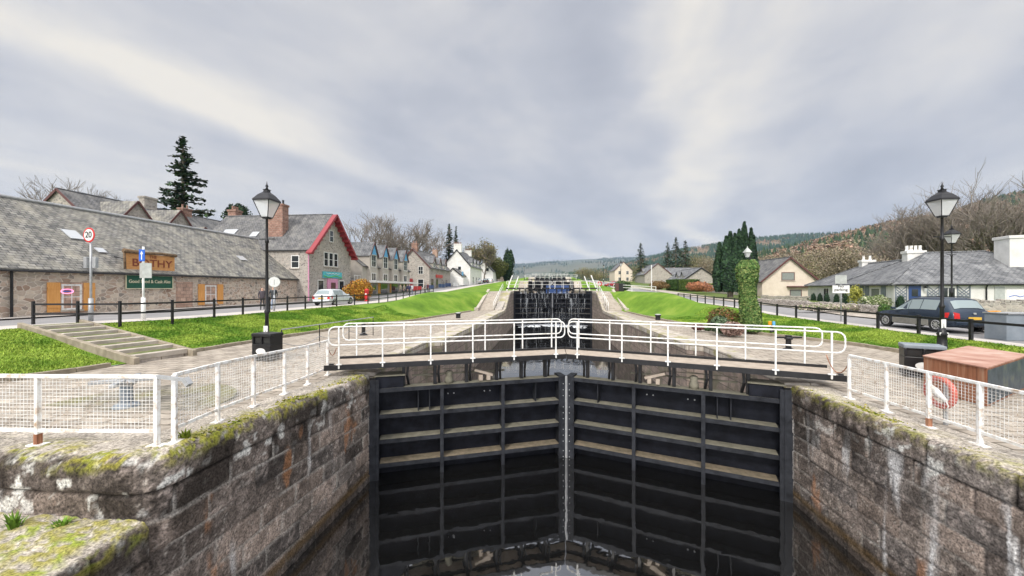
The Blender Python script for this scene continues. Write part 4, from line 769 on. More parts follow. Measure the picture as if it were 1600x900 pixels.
# right background houses
t, hx, hy, e, r = house('small grey stone house with white edged gable beside the clipped hedge', 33.5, 41, 98, 112, 3.2, 5.0, 7.6, 'y', 'rubble2', 'slate3', 'stone_house', 'house', .2, 'black')
for a_ in (-4, 0): dormer(t, 'y', hx, hy, e, r, -1, a_, 1.5, e, e+.9, e+1.8, 'rubble2', 'black', 'slate3', .3, None, (.8, .8))
t, hx, hy, e, r = house('stone house with steep gable left of the clipped hedge', 34, 43, 140, 156, 4.6, 7.6, 11.4, 'y', 'rubble2', 'slate3', 'stone_house', 'house', .2, 'maroon'); dormer(t, 'y', hx, hy, e, r, -1, -3, 1.8, e, e+1.2, e+2.2, 'rubble2', 'maroon', 'slate3', .3, None, (.9, 1))
t, hx, hy, e, r = house('pale two storey house with brown edged gable in the distance on the right', 31, 39, 184, 200, 5.5, 11.0, 15, 'y', 'cream', 'slate3', 'house', 'house', .2, 'maroon'); g = fr('-y', hx, hy)
for a_ in (-1.8, 1.8): window(t, g, a_, 3.6, 1.2, 1.6); window(t, g, a_, .6, 1.2, 1.6)
house('long low grey house roof between the pale house and the steep stone gable', 44, 60, 150, 162, 5, 7.6, 10.5, 'x', 'harl', 'slate3', 'house', 'house', .2, None)
# ------------------------------------------------------------------ street things
def street_lamp(name, label, x, y, z, h=6.5, grp='cast iron street lamps'):
    t = T(name, label, 'street lamp', (x, y, z), 0, grp); b = h-1.25
    MB().lathe([(.20, 0), (.20, .08), (.15, .12), (.14, .55), (.17, .6), (.12, .68), (.10, .85)], 12).build('base', M['black'], t, smooth=True)
    MB().lathe([(.075, .85), (.06, 1.6), (.085, 1.65), (.085, 1.72), (.055, 1.78), (.048, b-.9), (.07, b-.88), (.07, b-.8), (.045, b-.75), (.04, b), (.08, b+.03)], 12).build('column', M['black'], t, smooth=True)
    q = MB(); q.bar((-.3, 0, b-.75), (.3, 0, b-.75), .035); q.build('ladder_bar', M['black'], t)
    f = MB(); r0, r1, hh = .13, .31, .62; c0 = [(r0*sx, r0*sy, b+.05) for sx, sy in ((-1, -1), (1, -1), (1, 1), (-1, 1))]; c1 = [(r1*sx, r1*sy, b+.05+hh) for sx, sy in ((-1, -1), (1, -1), (1, 1), (-1, 1))]
    for i in range(4): f.bar(c0[i], c1[i], .025); f.bar(c0[i], c0[(i+1) % 4], .03); f.bar(c1[i], c1[(i+1) % 4], .045)
    f.bar((0, 0, b), (0, 0, b+.07), .2); f.build('lantern_frame', M['black'], t)
    k = .965; q = MB(); q.add([(p[0]*k, p[1]*k, p[2]) for p in c0]+[(p[0]*k, p[1]*k, p[2]) for p in c1], [(0, 1, 5, 4), (1, 2, 6, 5), (2, 3, 7, 6), (3, 0, 4, 7)]); q.build('lantern_glass', M['lampglass'], t)
    q = MB(); q.lathe([(.05, b+.1), (.06, b+.25), (.03, b+.32)], 8); q.build('bulb', M['lens'], t)
    zt = b+.05+hh; MB().lathe([(.47, zt), (.45, zt+.04), (.28, zt+.22), (.12, zt+.33), (.11, zt+.40), (.15, zt+.42)], 4, ph=math.pi/4).build('lantern_roof', M['black'], t)
    MB().lathe([(.06, zt+.42), (.03, zt+.5), (.055, zt+.55), (.02, zt+.62), (.004, zt+.74)], 8).build('finial', M['black'], t, smooth=True)
    return t
x, y = at(417, 14.3); L1 = street_lamp('street_lamp', 'tall black lantern street lamp rising beside the left litter bin', x, y, .12, 6.4)
q = MB(); q.cb(0, -.06, 1.0, .16, .02, .35); q.cb(0, -.075, .62, .3, .02, .1); q.build('sticker', M['signwhite'], L1)
x, y = at(1472, 15.0); dup(L1, (x, y, .3), None, 'tall black lantern street lamp in front of the dark estate car', 1.0)
x, y = at(1487, 26.5); dup(L1, (x, y, .75), None, 'black lantern street lamp behind the dark estate car, before the white cottage', .97)
x, y = at(970, 80); dup(L1, (x, y, 2.3), None, 'distant black lantern street lamp on the grass bank right of the waterfall gates', .95)
x, y = at(819, 140); dup(L1, (x, y, 5), None, 'very distant lamp post on the left above the far gates', .9)
x, y = at(943, 125); dup(L1, (x, y, 4.6), None, 'very distant lamp post on the right above the far gates', .9)
# post and rail fences
def rail_fence(label, pts, posts_h, rails, mat='black', pr=.09, name='post_and_rail_fence', rw=.06):
    t = T(name, label, 'fence', pts[0])
    for p in pts: q = MB(); q.cb(p[0], p[1], p[2]+posts_h/2-.1, pr, pr, posts_h+.2); q.build('post', M[mat], t, True, bevel=.008)
    for rz_ in rails:
        q = MB()
        for a, b in zip(pts[:-1], pts[1:]): q.bar((a[0], a[1], a[2]+rz_), (b[0], b[1], b[2]+rz_), rw, rw*1.3)
        q.build('rail', M[mat], t, True)
    return t
pts = []; yy = 13.2
for px in (52, 121.6, 187.4, 269.3, 334.7, 379.5, 421, 449, 477, 503, 526, 554, 575, 592, 606, 619, 630, 640, 649, 657, 664, 671, 677):
    d_ = [17.0, 17.1, 17.3, 18.9][[52, 121.6, 187.4, 269.3].index(px)] if px < 300 else 18.6*F/(VX-px)
    x, y = at(px, d_); pts.append((x, y, float(roadL(y))+.03))
rail_fence('black two rail post fence along the left road above the lawn', pts, 1.02, (.45, .88))
rail_fence('black single rail post fence between the right lawn and road', [(FXR, y, float(roadR(y))+.03) for y in np.arange(8.2, 52, 2.15)], .84, (.74,), pr=.1, rw=.07)
rail_fence('white rail on the crest of the right grass bank', [(x_, y_, z_) for x_, y_, z_ in ((9.6, 58, 2.35), (11.5, 54.5, 2.2), (13.5, 50, 2.0))], .9, (.85, .5), 'white', .06)
# white mesh fences by the near lock walls
def mesh_fence(label, P, zf, h=1.02, rusty=(), stride=.055, end_ext=0):
    t = T('mesh_fence', label, 'fence', (P[0][0], P[0][1], zf(*P[0])))
    P3 = [Vector((x, y, zf(x, y))) for x, y in P]
    for i, p in enumerate(P3):
        d = (P3[min(i+1, len(P3)-1)]-P3[max(i-1, 0)]).normalized(); an = math.atan2(d.y, d.x); q = MB(); q.cb(p.x, p.y, p.z+h/2, .05, .065, h, an); o = q.build('post', M['whiteworn'], t, True, bevel=.006)
        q = MB(); q.cb(p.x, p.y, p.z+.012, .22, .13, .02, an); q.build('foot_plate', M['rusttop' if i % 2 else 'whiteworn'], o, False, loc=(0, 0, 0)) if False else q.build('foot_plate', M['whiteworn'], t, True)
        if i in rusty: q = MB(); q.cb(p.x, p.y, p.z+.09, .056, .071, .16, an); q.build('rusty_sleeve', M['rust'], t, True)
    for a, b in zip(P3[:-1], P3[1:]):
        up = Vector((0, 0, 1)); q = MB(); q.bar(a+up*h, b+up*h, .055, .05); q.build('top_rail', M['whiteworn'], t, True, bevel=.006); q = MB(); q.bar(a+up*.22, b+up*.22, .035, .045); q.build('bottom_rail', M['whiteworn'], t, True)
        d = b-a; l = Vector((d.x, d.y, 0)).length; n = max(2, int(l/stride)); q = MB(); w = .0042
        for k in range(1, n): c = a+d*(k/n); q.bar(c+up*.24, c+up*(h-.02), w, w)
        for k in range(1, int((h-.24)/stride)+1):
            z = .24+k*stride*.97
            if z < h-.02: q.bar(a+up*z, b+up*z, w, w)
        q.build('wire_mesh', M['whiteworn'], t, True)
    return t
qz = lambda x, y: float(quayz(x, y))+.01
mesh_fence('white wire mesh fence running from the gate along the left lock wall', [(-6.48, 10.75), (-6.28, 9.5), (-6.12, 8.4), (-5.95, 7.25), (-5.76, 6.2), (-5.58, 5.25)], qz)
tf = mesh_fence('white wire mesh fence with a rusty foot facing the lock in the lower left', [(-5.72, 5.12), (-7.5, 4.98), (-9.3, 4.9), (-11.1, 4.86), (-12.9, 4.84)], qz, rusty=(1,))
q = MB(); q.bar((-5.72, 5.12, qz(-5, 5)+1.02), (-5.2, 5.05, qz(-5, 5)+1.0), .045); q.bar((-5.2, 5.05, qz(-5, 5)+1.02), (-5.12, 5.04, qz(-5, 5)+.93), .07); q.build('latch_bar', M['galv'], tf, True)
mesh_fence('white wire mesh fence along the right lock wall in front of the rusty container', [(7.05, y) for y in (9.75, 8.75, 7.85, 7.0, 6.1, 5.15, 4.2, 3.2)], lambda x, y: float(quayz(5, y))+.012, rusty=(2,))
# thin grey railing beyond the left bin, and chains
t = T('railing', 'thin grey handrail with slack chain beyond the left litter bin', 'railing', (-10, 15, .12)); q = MB(); a = Vector((*at(440, 14.6), .12)); b = Vector((*at(583, 21), .1)); up = Vector((0, 0, 1)); q.tube([a+up*1.0, b+up*1.0], .025, 6); q.build('top_rail', M['galv'], t, True)
for f_ in (0, .33, .66, 1): p = a.lerp(b, f_); q = MB(); q.tube([p, p+up*1.0], .022, 6); q.build('post', M['black'], t, True)
q = MB()
for k in range(3): p0 = a.lerp(b, k/3); p1 = a.lerp(b, (k+1)/3); q.tube([p0.lerp(p1, s)+up*(.5-.5*math.sin(math.pi*s)*.5) for s in np.linspace(0, 1, 9)], .012, 5)
q.build('chain', M['galv'], t, True)
def chain(label, a, b, sag):
    a, b = Vector(a), Vector(b); q = MB(); q.tube([a.lerp(b, s)-Vector((0, 0, sag*4*s*(1-s))) for s in np.linspace(0, 1, 14)], .012, 5); o = q.build('chain', M['rust'], None, smooth=True); tag(o, label, 'chain')
chain('slack chain hanging between the left walkway end and the mesh fence', (-6.48, 10.75, 1.0), (-6.35, 11.0, .9), .25); chain('slack chain hanging between the right walkway end and the mesh fence', (7.05, 9.75, .95), (7.05, 10.5, 1.0), .35)
# litter bins
def bin_(label, x, y, z, rz, w=.72, d=.5, h=.85, plaque=True):
    t = T('litter_bin', label, 'litter bin', (x, y, z), rz, 'black litter bins'); m = MB(); m.box(-w/2, w/2, -d/2, d/2, .04, h*.62); m.box(-w/2, -w/2+.06, -d/2, d/2, h*.62, h-.12); m.box(w/2-.06, w/2, -d/2, d/2, h*.62, h-.12); m.box(-.03, .03, -d/2, d/2, h*.62, h-.12); m.box(-w/2, w/2, d/2-.04, d/2, h*.62, h-.12); m.build('body', M['black'], t, bevel=.015)
    m = MB(); m.prism([(-w/2-.02, -d/2-.02), (w/2+.02, -d/2-.02), (w/2+.02, d/2+.02), (-w/2-.02, d/2+.02)], h-.12, h); m.build('lid', M['greybox'] if not plaque else M['black'], t, bevel=.03)
    m = MB(); m.disc((0, -d/2-.01, h*.36), .2, .015, (0, 1, 0), 20); o = m.build('plaque', M['signwhite'], t); o.scale = (1, 1, .55); o.location = (0, 0, h*.36*.45)
    m = MB(); m.box(-w/2+.05, w/2-.05, -d/2+.06, -d/2+.08, h*.63, h-.14); m.build('opening', M['ink'], t); return t
x, y = at(418, 13.75); bin_('black square litter bin with pale plaque at the foot of the left street lamp', x, y, .12, R(-8), .78, .55, .98)
x, y = gp(1440, 587, .1); bin_('black double litter bin with grey lid behind the rusty container', x, y, .1, R(-28), .85, .55, .95, False)
# rusty container
c1 = gp(1443, 555, .95); c2 = gp(1542, 574, .95); c3 = gp(1513, 540, .95); c4 = (c3[0]+c2[0]-c1[0], c3[1]+c2[1]-c1[1])
t = T('metal_container', 'big rusty metal box with pinkish lid behind the right mesh fence', 'container', (*c2, .1)); q = MB(); q.prism([c1, c2, c4, c3], .1, .93); q.build('body', M['rust'], t, True, bevel=.01)
cc = Vector(((c1[0]+c4[0])/2, (c1[1]+c4[1])/2)); q = MB(); q.prism([tuple(cc+(Vector(p)-cc)*1.02) for p in (c1, c2, c4, c3)], .932, .965); q.build('lid', M['rusttop'], t, True, bevel=.006)
pa, pb = Vector(c2), Vector(c4); dd = (pb-pa); nn = Vector((dd.y, -dd.x)).normalized()*.006; q = MB(); A_, B_ = pa+dd*.01+nn, pa+dd*.99+nn; q.add([(*A_, .14), (*B_, .14), (*B_, .90), (*A_, .90)], [(0, 1, 2, 3)]); q.build('black_panel', noisy('weathered_black', (.02, .03, .04), (.05, .07, .09), 3, .5, .1, 'obj', c3=(.12, .13, .09)), t, True)
# lifebuoy
t = T('lifebuoy', 'faded red lifebuoy with white rope bag behind the right mesh fence', 'lifebuoy', (7.55, 7.95, .1)); q = MB(); c = Vector((7.42, 8.05, .72))
ring = [(c.x+.0*s_, c.y+.26*math.cos(s_), c.z+.26*math.sin(s_)) for s_ in np.linspace(0, 2*math.pi, 28)]; q.tube(ring, .05, 10, cap=False); q.build('ring', paint('faded_red', (.50, .12, .09), .6), t, True, smooth=True)
q = MB(); q.tube([(c.x-.08, c.y+.16, c.z+.12), (c.x-.09, c.y-.02, c.z+.02), (c.x-.08, c.y-.2, c.z-.12)], [.04, .06, .035], 8); q.tube([(c.x-.08, c.y-.2, c.z-.12), (c.x-.08, c.y-.24, c.z-.2), (c.x-.08, c.y-.2, c.z-.3)], .012, 5); q.build('rope_bag', M['white'], t, True, smooth=True)
q = MB(); q.tube([(c.x+.1, c.y, .1), (c.x+.1, c.y, .9)], .035, 8); q.bar((c.x+.1, c.y-.2, .6), (c.x+.1, c.y+.2, .6), .05); q.build('stand', M['galv'], t, True)
# capstans / winches
def winch(label, x, y, z, rz=0, s=1.0, dark=False, h=.5):
    t = T('capstan', label, 'capstan', (x, y, z), rz, 'lock capstans'); t.scale = (s,)*3; mt = M['black'] if dark else M['galv']
    MB().lathe([(.22, 0), (.2, .05), (.11, .09), (.10, h-.08), (.14, h-.05)], 12).build('pedestal', M['black'] if dark else M['greybox'], t, smooth=False)
    MB().lathe([(.15, h-.05), (.17, h), (.12, h+.06), (.12, h+.12)], 12).build('head', mt, t)
    for k in range(4 if not dark else 2):
        a = R(20+90*k if not dark else 180*k); q = MB(); q.bar((.1*math.cos(a), .1*math.sin(a), h+.03), (.55*math.cos(a), .55*math.sin(a), h+.03), .09, .07); q.box(-.02, .02, -.02, .02, h-.02, h) ; q.build('arm', mt, t, bevel=.01)
    return t
winch('grey four armed capstan on the round stone platform behind the left mesh fence', -8.45, 6.95, qz(-8, 7), R(10))
x, y = gp(568, 522, .1); winch('dark capstan with crossbar on the left quay beyond the walkway', x, y, .08, .2, 1, True, .5)
x, y = gp(1232, 545, .1); winch('dark capstan with crossbar on the right quay beyond the walkway', x, y, .08, .1, 1.0, True, .5)
def bollard(label, px, py, z): x, y = gp(px, py, z); t = T('bollard', label, 'bollard', (x, y, z), 0, 'mooring bollards'); MB().lathe([(.2, 0), (.19, .3), (.24, .33), (.25, .42)], 14).build('drum', M['black'], t); MB().lathe([(.24, .42), (.23, .46), (.1, .48)], 14).build('cap', M['signback'], t)
bollard('squat black mooring bollard with pale cap on the left lawn edge', 716, 496, .15); bollard('squat black mooring bollard with pale cap on the right lawn edge', 1028, 499, .15)
t = T('dog_waste_post', 'short post topped with orange and blue panels on the right lawn', 'post', (*gp(1206, 517, .25), .22)); MB().lathe([(.11, 0), (.09, .1), (.07, .4)], 8).build('post', M['black'], t); q = MB(); q.cb(-.1, 0, .5, .18, .1, .22, .4); q.build('orange_panel', M['orange'], t, bevel=.02); q = MB(); q.cb(.1, 0, .47, .14, .1, .26, -.3); q.build('blue_panel', M['sky_blue'], t, bevel=.02)
# ------------------------------------------------------------------ signs
def sign_pole(label, x, y, z, h, r=.04, mat='galv', name='road_sign', sleeve=True):
    t = T(name, label, 'sign', (x, y, z)); q = MB(); q.tube([(0, 0, 0), (0, 0, h)], r, 10); q.build('pole', M[mat], t, smooth=True)
    if sleeve: q = MB(); q.tube([(0, 0, 0), (0, 0, 1.15)], r*1.9, 10); q.build('pole_base', M[mat], t, smooth=True)
    return t
x, y = at(142, 18.9); t = sign_pole('round red ringed speed limit 20 sign on a grey post by the left fence', x, y, 1.05, 4.6, .05, 'galv')
an = math.atan2(-x, -y)  # face the camera
def facing(t, x, y): t.rotation_euler = (0, 0, math.atan2(x, -y)) if False else (0, 0, -math.atan2(x, y))
t.rotation_euler = (0, 0, -.1)
MB().disc((0, -.07, 4.25), .36, .02, (0, 1, 0), 32).build('red_ring', M['signred'], t); MB().disc((0, -.085, 4.25), .285, .012, (0, 1, 0), 32).build('white_disc', M['signwhite'], t); text('20', .42, M['ink'], t, (0, -.095, 4.25), (R(90), 0, 0))
for sx in (-.22, .22): q = MB(); q.cb(sx*1.3, 0, 2.9, .2, .14, .55); q.build('side_box', M['galv'], t, bevel=.02)
x, y = at(224, 19.6); t = sign_pole('blue square sign with white up arrow above a blank grey board on a white post', x, y, 1.06, 3.75, .05, 'signwhite', sleeve=True); t.rotation_euler = (0, 0, -.05); q = MB(); q.box(-.17, .17, -.075, -.055, 3.0, 3.6); q.build('blue_plate', M['signblue'], t)
q = MB(); q.box(-.025, .025, -.085, -.078, 3.08, 3.4); q.add([(-.09, -.085, 3.36), (.09, -.085, 3.36), (0, -.085, 3.53), (-.09, -.078, 3.36), (.09, -.078, 3.36), (0, -.078, 3.53)], [(0, 1, 2), (3, 5, 4), (0, 3, 4, 1), (1, 4, 5, 2), (2, 5, 3, 0)]); q.build('white_arrow', M['signwhite'], t)
for s in (-1, 1): q = MB(); q.add([(0, -.06, 2.15), (s*.36, .1, 2.15), (s*.36, .1, 2.9), (0, -.06, 2.95), (0, -.04, 2.15), (s*.36, .12, 2.15), (s*.36, .12, 2.9), (0, -.04, 2.95)], [(0, 1, 2, 3), (7, 6, 5, 4), (0, 4, 5, 1), (1, 5, 6, 2), (2, 6, 7, 3), (3, 7, 4, 0)]); q.build('grey_board', M['signback'], t)
x, y = at(428.5, 27.0); t = sign_pole('plain white round sign seen beside the left street lamp', x, y, float(roadL(y)), 2.45, .03); facing(t, x, y); q = MB(); q.disc((0, -.05, 2.05), .37, .02, (0, 1, 0), 28); q.build('disc', M['signback'], t); q = MB(); q.disc((0, -.063, 2.05), .34, .006, (0, 1, 0), 28); q.build('face', M['signwhite'], t); q = MB(); q.box(-.02, .02, -.075, -.068, 1.85, 2.2); q.build('mark', M['signback'], t)
x, y = at(1314, 22.5); t = sign_pole('white no parking sign with two plates on a thin post by the right fence', x, y, .75, 2.7, .03, 'galv', sleeve=False); facing(t, x, y); q = MB(); q.box(-.38, .38, -.06, -.04, 1.65, 2.1); q.build('lower_plate', M['signwhite'], t); q = MB(); q.box(-.26, .26, -.06, -.04, 2.2, 2.7); q.build('upper_plate', M['signback'], t); text('No\nparking', .2, M['ink'], t, (0, -.068, 1.95), (R(90), 0, 0))
# right: cabinets, barriers, notice
x, y = at(1587, 15.6); t = T('utility_cabinet', 'grey steel utility cabinets at the right edge by the road', 'cabinet', (x, y, .6)); q = MB(); q.box(-.75, -.02, -.4, .4, 0, 1.05); q.build('left_cabinet', M['greybox'], t, bevel=.02); q = MB(); q.box(.02, 1.1, -.45, .4, 0, 1.0); q.build('right_cabinet', M['greybox'], t, bevel=.02); q = MB(); q.box(-.78, 1.13, -.48, .43, 1.06, 1.1); q.build('top', M['galv'], t)
for k, (px, d_) in enumerate(((1546, 18.2), (1561, 17.9))):
    x, y = at(px, d_); t = T('road_barrier', ('left' if k == 0 else 'right')+' one of two orange plastic road barriers behind the dark estate car', 'barrier', (x, y, .62), R(10+30*k), 'orange road barriers'); q = MB()
    for a_ in ((-.5, -.42), (.42, .5)): q.box(a_[0], a_[1], -.03, .03, 0, 1.0)
    for z0 in (.15, .5, .88): q.box(-.42, .42, -.025, .025, z0, z0+.12)
    for a_ in (-.2, 0, .2): q.box(a_-.03, a_+.03, -.02, .02, .27, .88)
    q.build('frame', M['orange'], t, bevel=.01); q = MB(); q.box(-.55, -.38, -.22, .22, -.02, .06); q.box(.38, .55, -.22, .22, -.02, .06); q.build('feet', M['black'], t)
x, y = at(1590, 26); t = T('notice_board', 'white notice with a blue wave line by the rubble wall at the right edge', 'sign', (x, y, .8)); facing(t, x, y); q = MB(); q.box(-.45, .45, -.03, .0, .9, 1.8); q.build('panel', M['signwhite'], t); q = MB(); q.tube([(-.35, -.04, 1.3), (-.1, -.04, 1.42), (.1, -.04, 1.3), (.38, -.04, 1.42)], .02, 5); q.build('wave_line', M['signblue'], t); q = MB(); q.tube([(-.4, 0, 0), (-.4, 0, .9)], .04, 6); q.tube([(.4, 0, 0), (.4, 0, .9)], .04, 6); q.build('legs', M['galv'], t)
# stone garden walls on the right
def stonewall(label, A, B, z0, z1, h=.7, th=.45, mat='rubblew', capst=True):
    t = T('garden_wall', label, 'wall', (*A, z0)); A = Vector(A); B = Vector(B); d = (B-A); L_ = d.length; d.normalize(); n = Vector((-d.y, d.x))*th/2; q = MB(); c = [A-n, B-n, B+n, A+n]; q.prism([tuple(p) for p in c], [z0-.5, z1-.5, z1-.5, z0-.5], [z0+h, z1+h, z1+h, z0+h]); q.build('wall_face', M[mat], t, True)
    if capst:
        q = MB(); s = 0
        while s < L_:
            w = random.uniform(.18, .4); p = A+d*(s+w/2); z = z0+(z1-z0)*s/L_; hh = random.uniform(.12, .26); q.cb(p.x, p.y, z+h+hh/2-.02, w*.92, th*random.uniform(.9, 1.15), hh, math.atan2(d.y, d.x)+random.uniform(-.1, .1)); s += w
        q.build('cope_stones', M[mat], t, True, bevel=.04)
stonewall('low pale rubble garden wall in front of the white cottages', at(1178, 43), at(1378, 28), .95, .8, .42)
stonewall('grey stone boundary wall before the peach coloured house', at(1190, 52), at(1262, 47), 1.05, 1.0, .5, mat='rubble2')
stonewall('taller grey stone wall behind the dark estate car', at(1512, 26.5), at(1680, 25), .75, .7, 1.0, mat='rubble2')
stonewall('long grey boundary wall along the right road up to the hedge', at(1060, 90), at(1180, 58), 2.9, 1.9, .7, mat='rubble2')
# ------------------------------------------------------------------ cars
def car(label, x, y, z, rz, paintm, L_=4.4, W=1.75, H=1.48, estate=True, simple=False, lower=None, detail=True):
    t = T('parked_car', label, 'car', (x, y, z), rz, None); hw = W/2    # +x is forward
    # stations: x, sill z, belt z, roof z, half width low, half width belt, half width roof
    r = L_/2; B = .88*H/1.48
    st = [(-r, .45, .62, .63, .72, .78, .74), (-r+.05, .28, B-.02, B+.0, .78, .84, .70), (-r+.22, .24, B, B+.10, .82, .87, .66), (-r+.52, .2, B, H-.09, .84, .875, .60), (-r+.75, .2, B, H-.02, .85, .875, .62), (-.6, .2, B, H, .86, .875, .64), (-.05, .2, B-.02, H-.01, .86, .875, .64), (.22, .2, B-.03, H-.08, .86, .875, .62),
          (1.02, .2, B-.06, B-.02, .86, .87, .66), (r-.6, .2, B-.14, B-.11, .85, .85, .62), (r-.18, .22, B-.27, B-.24, .8, .80, .55), (r, .3, .55, .56, .66, .66, .5)]
    if not estate: st[3] = (-r+.45, .2, B, B+.33, .84, .875, .62); st[4] = (-r+.95, .2, B, H-.05, .85, .875, .62)
    k = W/1.75; V = []; Fs = []; 
    def ring(s): x_, zs, zb, zr, a, b, c = s; a *= k; b *= k; c *= k; zm = (zs+zb)/2; return [(x_, a*.9, zs), (x_, a+.02, zs+.1), (x_, b+.015, zm), (x_, b, zb), (x_, c, max(zr-.03, zb)), (x_, c*.6, zr+.015), (x_, 0, zr+.02), (x_, -c*.6, zr+.015), (x_, -c, max(zr-.03, zb)), (x_, -b, zb), (x_, -b-.015, zm), (x_, -a-.02, zs+.1), (x_, -a*.9, zs)]
    rings = [ring(s) for s in st]; n = 13; m = MB(); m.add([p for q in rings for p in q], [(i*n+j, (i+1)*n+j, (i+1)*n+j+1, i*n+j+1) for i in range(len(st)-1) for j in range(n-1)]+[((i+1)*n, i*n, i*n+n-1, (i+1)*n+n-1) for i in range(len(st)-1)]+[tuple(range(n)), tuple(range(len(st)*n-1, (len(st)-1)*n-1, -1))])
    ob = m.build('body', M[paintm], t, smooth=True)
    for p_ in ob.data.polygons: p_.use_smooth = True
    # glazing: side windows, windscreen, rear window, slightly proud of the body
    def side(i0, f0, i1, f1, s, lo=.10, hi=.88):
        def P(i, f, h):
            A = rings[i]; Bn = rings[i+1] if i+1 < len(rings) else A; j = (3, 4) if s > 0 else (9, 8); a = Vector(A[j[0]]).lerp(Vector(Bn[j[0]]), f); b = Vector(A[j[1]]).lerp(Vector(Bn[j[1]]), f); p = a.lerp(b, h); return p+Vector((0, s*.012, .004))
        return [P(i0, f0, lo), P(i1, f1, lo), P(i1, f1, hi), P(i0, f0, hi)]
    for s in (1, -1):
        for nm, (a, fa, b, fb) in (('side_window', (4, .05, 5, .0)), ('side_window', (5, .06, 6, .25)), ('side_window', (6, .34, 7, .75))):
            q = MB(); v0 = side(a, fa, b, fb, s); 
            if b-a > 1 or True:
                mids = [side(a, fa, i, 0, s) for i in range(a+1, b+1)] if b > a else []
            q.add(v0, [(0, 1, 2, 3)]); q.build(nm, M['carglass'], t)
    def band(i0, f0, i1, f1, c0, nm, mat='carglass'):
        def P(i, f, j): return Vector(rings[i][j]).lerp(Vector(rings[min(i+1, len(rings)-1)][j]), f)
        q = MB(); pts_ = []
        for (i, f) in ((i0, f0), (i1, f1)):
            for j in (4, 5, 6, 7, 8): p = P(i, f, j); p = p+Vector((c0*.015, 0, .012)); p.y *= .93; pts_.append(p)
        q.add(pts_, [(k_, k_+1, k_+6, k_+5) for k_ in range(4)]); q.build(nm, M[mat], t)
    band(7, .08, 7, .96, 1, 'windscreen'); band(2 if estate else 2, .12, 2 if estate else 3, .9 if estate else .6, -1, 'rear_window')
    for s in (1, -1):
        for xx in (-r+.78, r-.85):
            q = MB(); q.disc((xx, s*(hw-.04), .33), .36, .10, (0, 1, 0), 22); q.build('wheel_arch', M['ink'], t)
            q = MB(); q.disc((xx, s*(hw-.085), .31), .31, .2, (0, 1, 0), 24); w_ = q.build('wheel', M['tyre'], t, bevel=.02)
            q = MB(); q.disc((xx, s*(hw+.012), .31), .065, .03, (0, 1, 0), 10)
            for a in range(9): an = 2*math.pi*a/9; q.bar((xx+.05*math.cos(an), s*(hw+.016), .31+.05*math.sin(an)), (xx+.2*math.cos(an), s*(hw+.014), .31+.2*math.sin(an)), .035, .02, (0, 1, 0))
            q.tube([(xx+.205*math.cos(a_), s*(hw+.012), .31+.205*math.sin(a_)) for a_ in np.linspace(0, 6.2832, 21)], .02, 6, cap=False); q.build('rim', M['rim'], w_)
        q = MB(); q.add([(-r+.012, s*.60*k, B-.30), (-r+.012, s*.80*k, B-.30), (-r+.34, s*.895*k, B-.26), (-r+.34, s*.895*k, B-.04), (-r+.03, s*.80*k, B-.01), (-r+.03, s*.60*k, B-.06)], [(0, 1, 4, 5), (1, 2, 3, 4)]); o = q.build('tail_lamp', M['lampred'], t); sm = o.modifiers.new('s', 'SOLIDIFY'); sm.thickness = .04; sm.offset = 0
        q = MB(); q.cb(r-.2, s*.6*k, B-.33, .3, .28, .12, -s*.3); q.build('headlamp', M['lens'], t, bevel=.03); q = MB(); q.cb(.78, s*(hw+.08), B+.05, .16, .18, .12); q.build('mirror', M[paintm], t, bevel=.03)
        q = MB(); q.bar((-r+.75, s*.52*k, H+.04), (.1, s*.52*k, H+.04), .03); q.build('roof_rail', M['black'], t)
        if lower: q = MB(); q.box(-r+1.15, r-1.25, s*(hw+.0)-.022, s*(hw+.0)+.022, .22, .52); q.build('sill', M[lower], t, bevel=.015)
        q = MB(); q.bar((-.02, s*(hw+.008), .3), (-.02, s*(hw+.008), B-.05), .012); q.build('door_gap', M['ink'], t); q = MB(); q.bar((-.35, s*(hw+.02), B-.12), (-.2, s*(hw+.02), B-.12), .03); q.bar((.55, s*(hw+.02), B-.14), (.7, s*(hw+.02), B-.14), .03); q.build('door_handle', M[paintm], t)
    q = MB(); q.cb(-r-.012, 0, .66, .03, .52, .12); q.build('number_plate', M['plate'], t); q = MB(); q.cb(-r+.06, 0, .42, .2, W*.88, .2); q.build('bumper', M['ink'] if simple else M[paintm], t, bevel=.06); q = MB(); q.cb(-r-.01, 0, .88, .02, .12, .08); q.build('badge', M['chrome'], t, bevel=.02)
    return t
car('dark slate blue estate car with yellow plate parked beyond the right lawn', 19.15, 21.4, .66, R(90), 'carblue', 4.35, 1.76, 1.58, True, lower='cardirt')
x, y = at(507, 34.6); car('silver white hatchback parked on the left road before the pink doorway', -20.75, 35.6, 1.09, R(90), 'carwhite', 4.5, 1.8, 1.5, True)
for k, (X_, Y_, pm, lab) in enumerate(((-21.5, 118, 'carwhite', 'distant white car parked by the far left houses'), (-20.6, 126, 'carblue', 'distant dark car parked beyond the white one on the left'), (-20.4, 134, 'carwhite', 'farthest pale car parked on the left before the brown tree'), (17.5, 108, 'carred', 'dark red car parked above the right stairs'))):
    car(lab, X_, Y_, float(roadL(Y_) if X_ < 0 else roadR(Y_))+.02, R(90 if k != 3 else 200), pm)
# post box, hedge etc. on the left
x, y = at(573, 46); t = T('post_box', 'red pillar post box beside the orange leaved hedge', 'post box', (x, y, 1.1)); MB().lathe([(.27, 0), (.27, .1), (.24, .12), (.24, 1.25), (.29, 1.3), (.29, 1.36), (.2, 1.48), (.03, 1.54)], 16).build('pillar', M['postred'], t); q = MB(); q.cb(.1, -.23, 1.12, .2, .05, .05); q.build('slot', M['ink'], t); q = MB(); q.cb(0, -.24, .85, .18, .02, .22); q.build('notice', M['signwhite'], t)
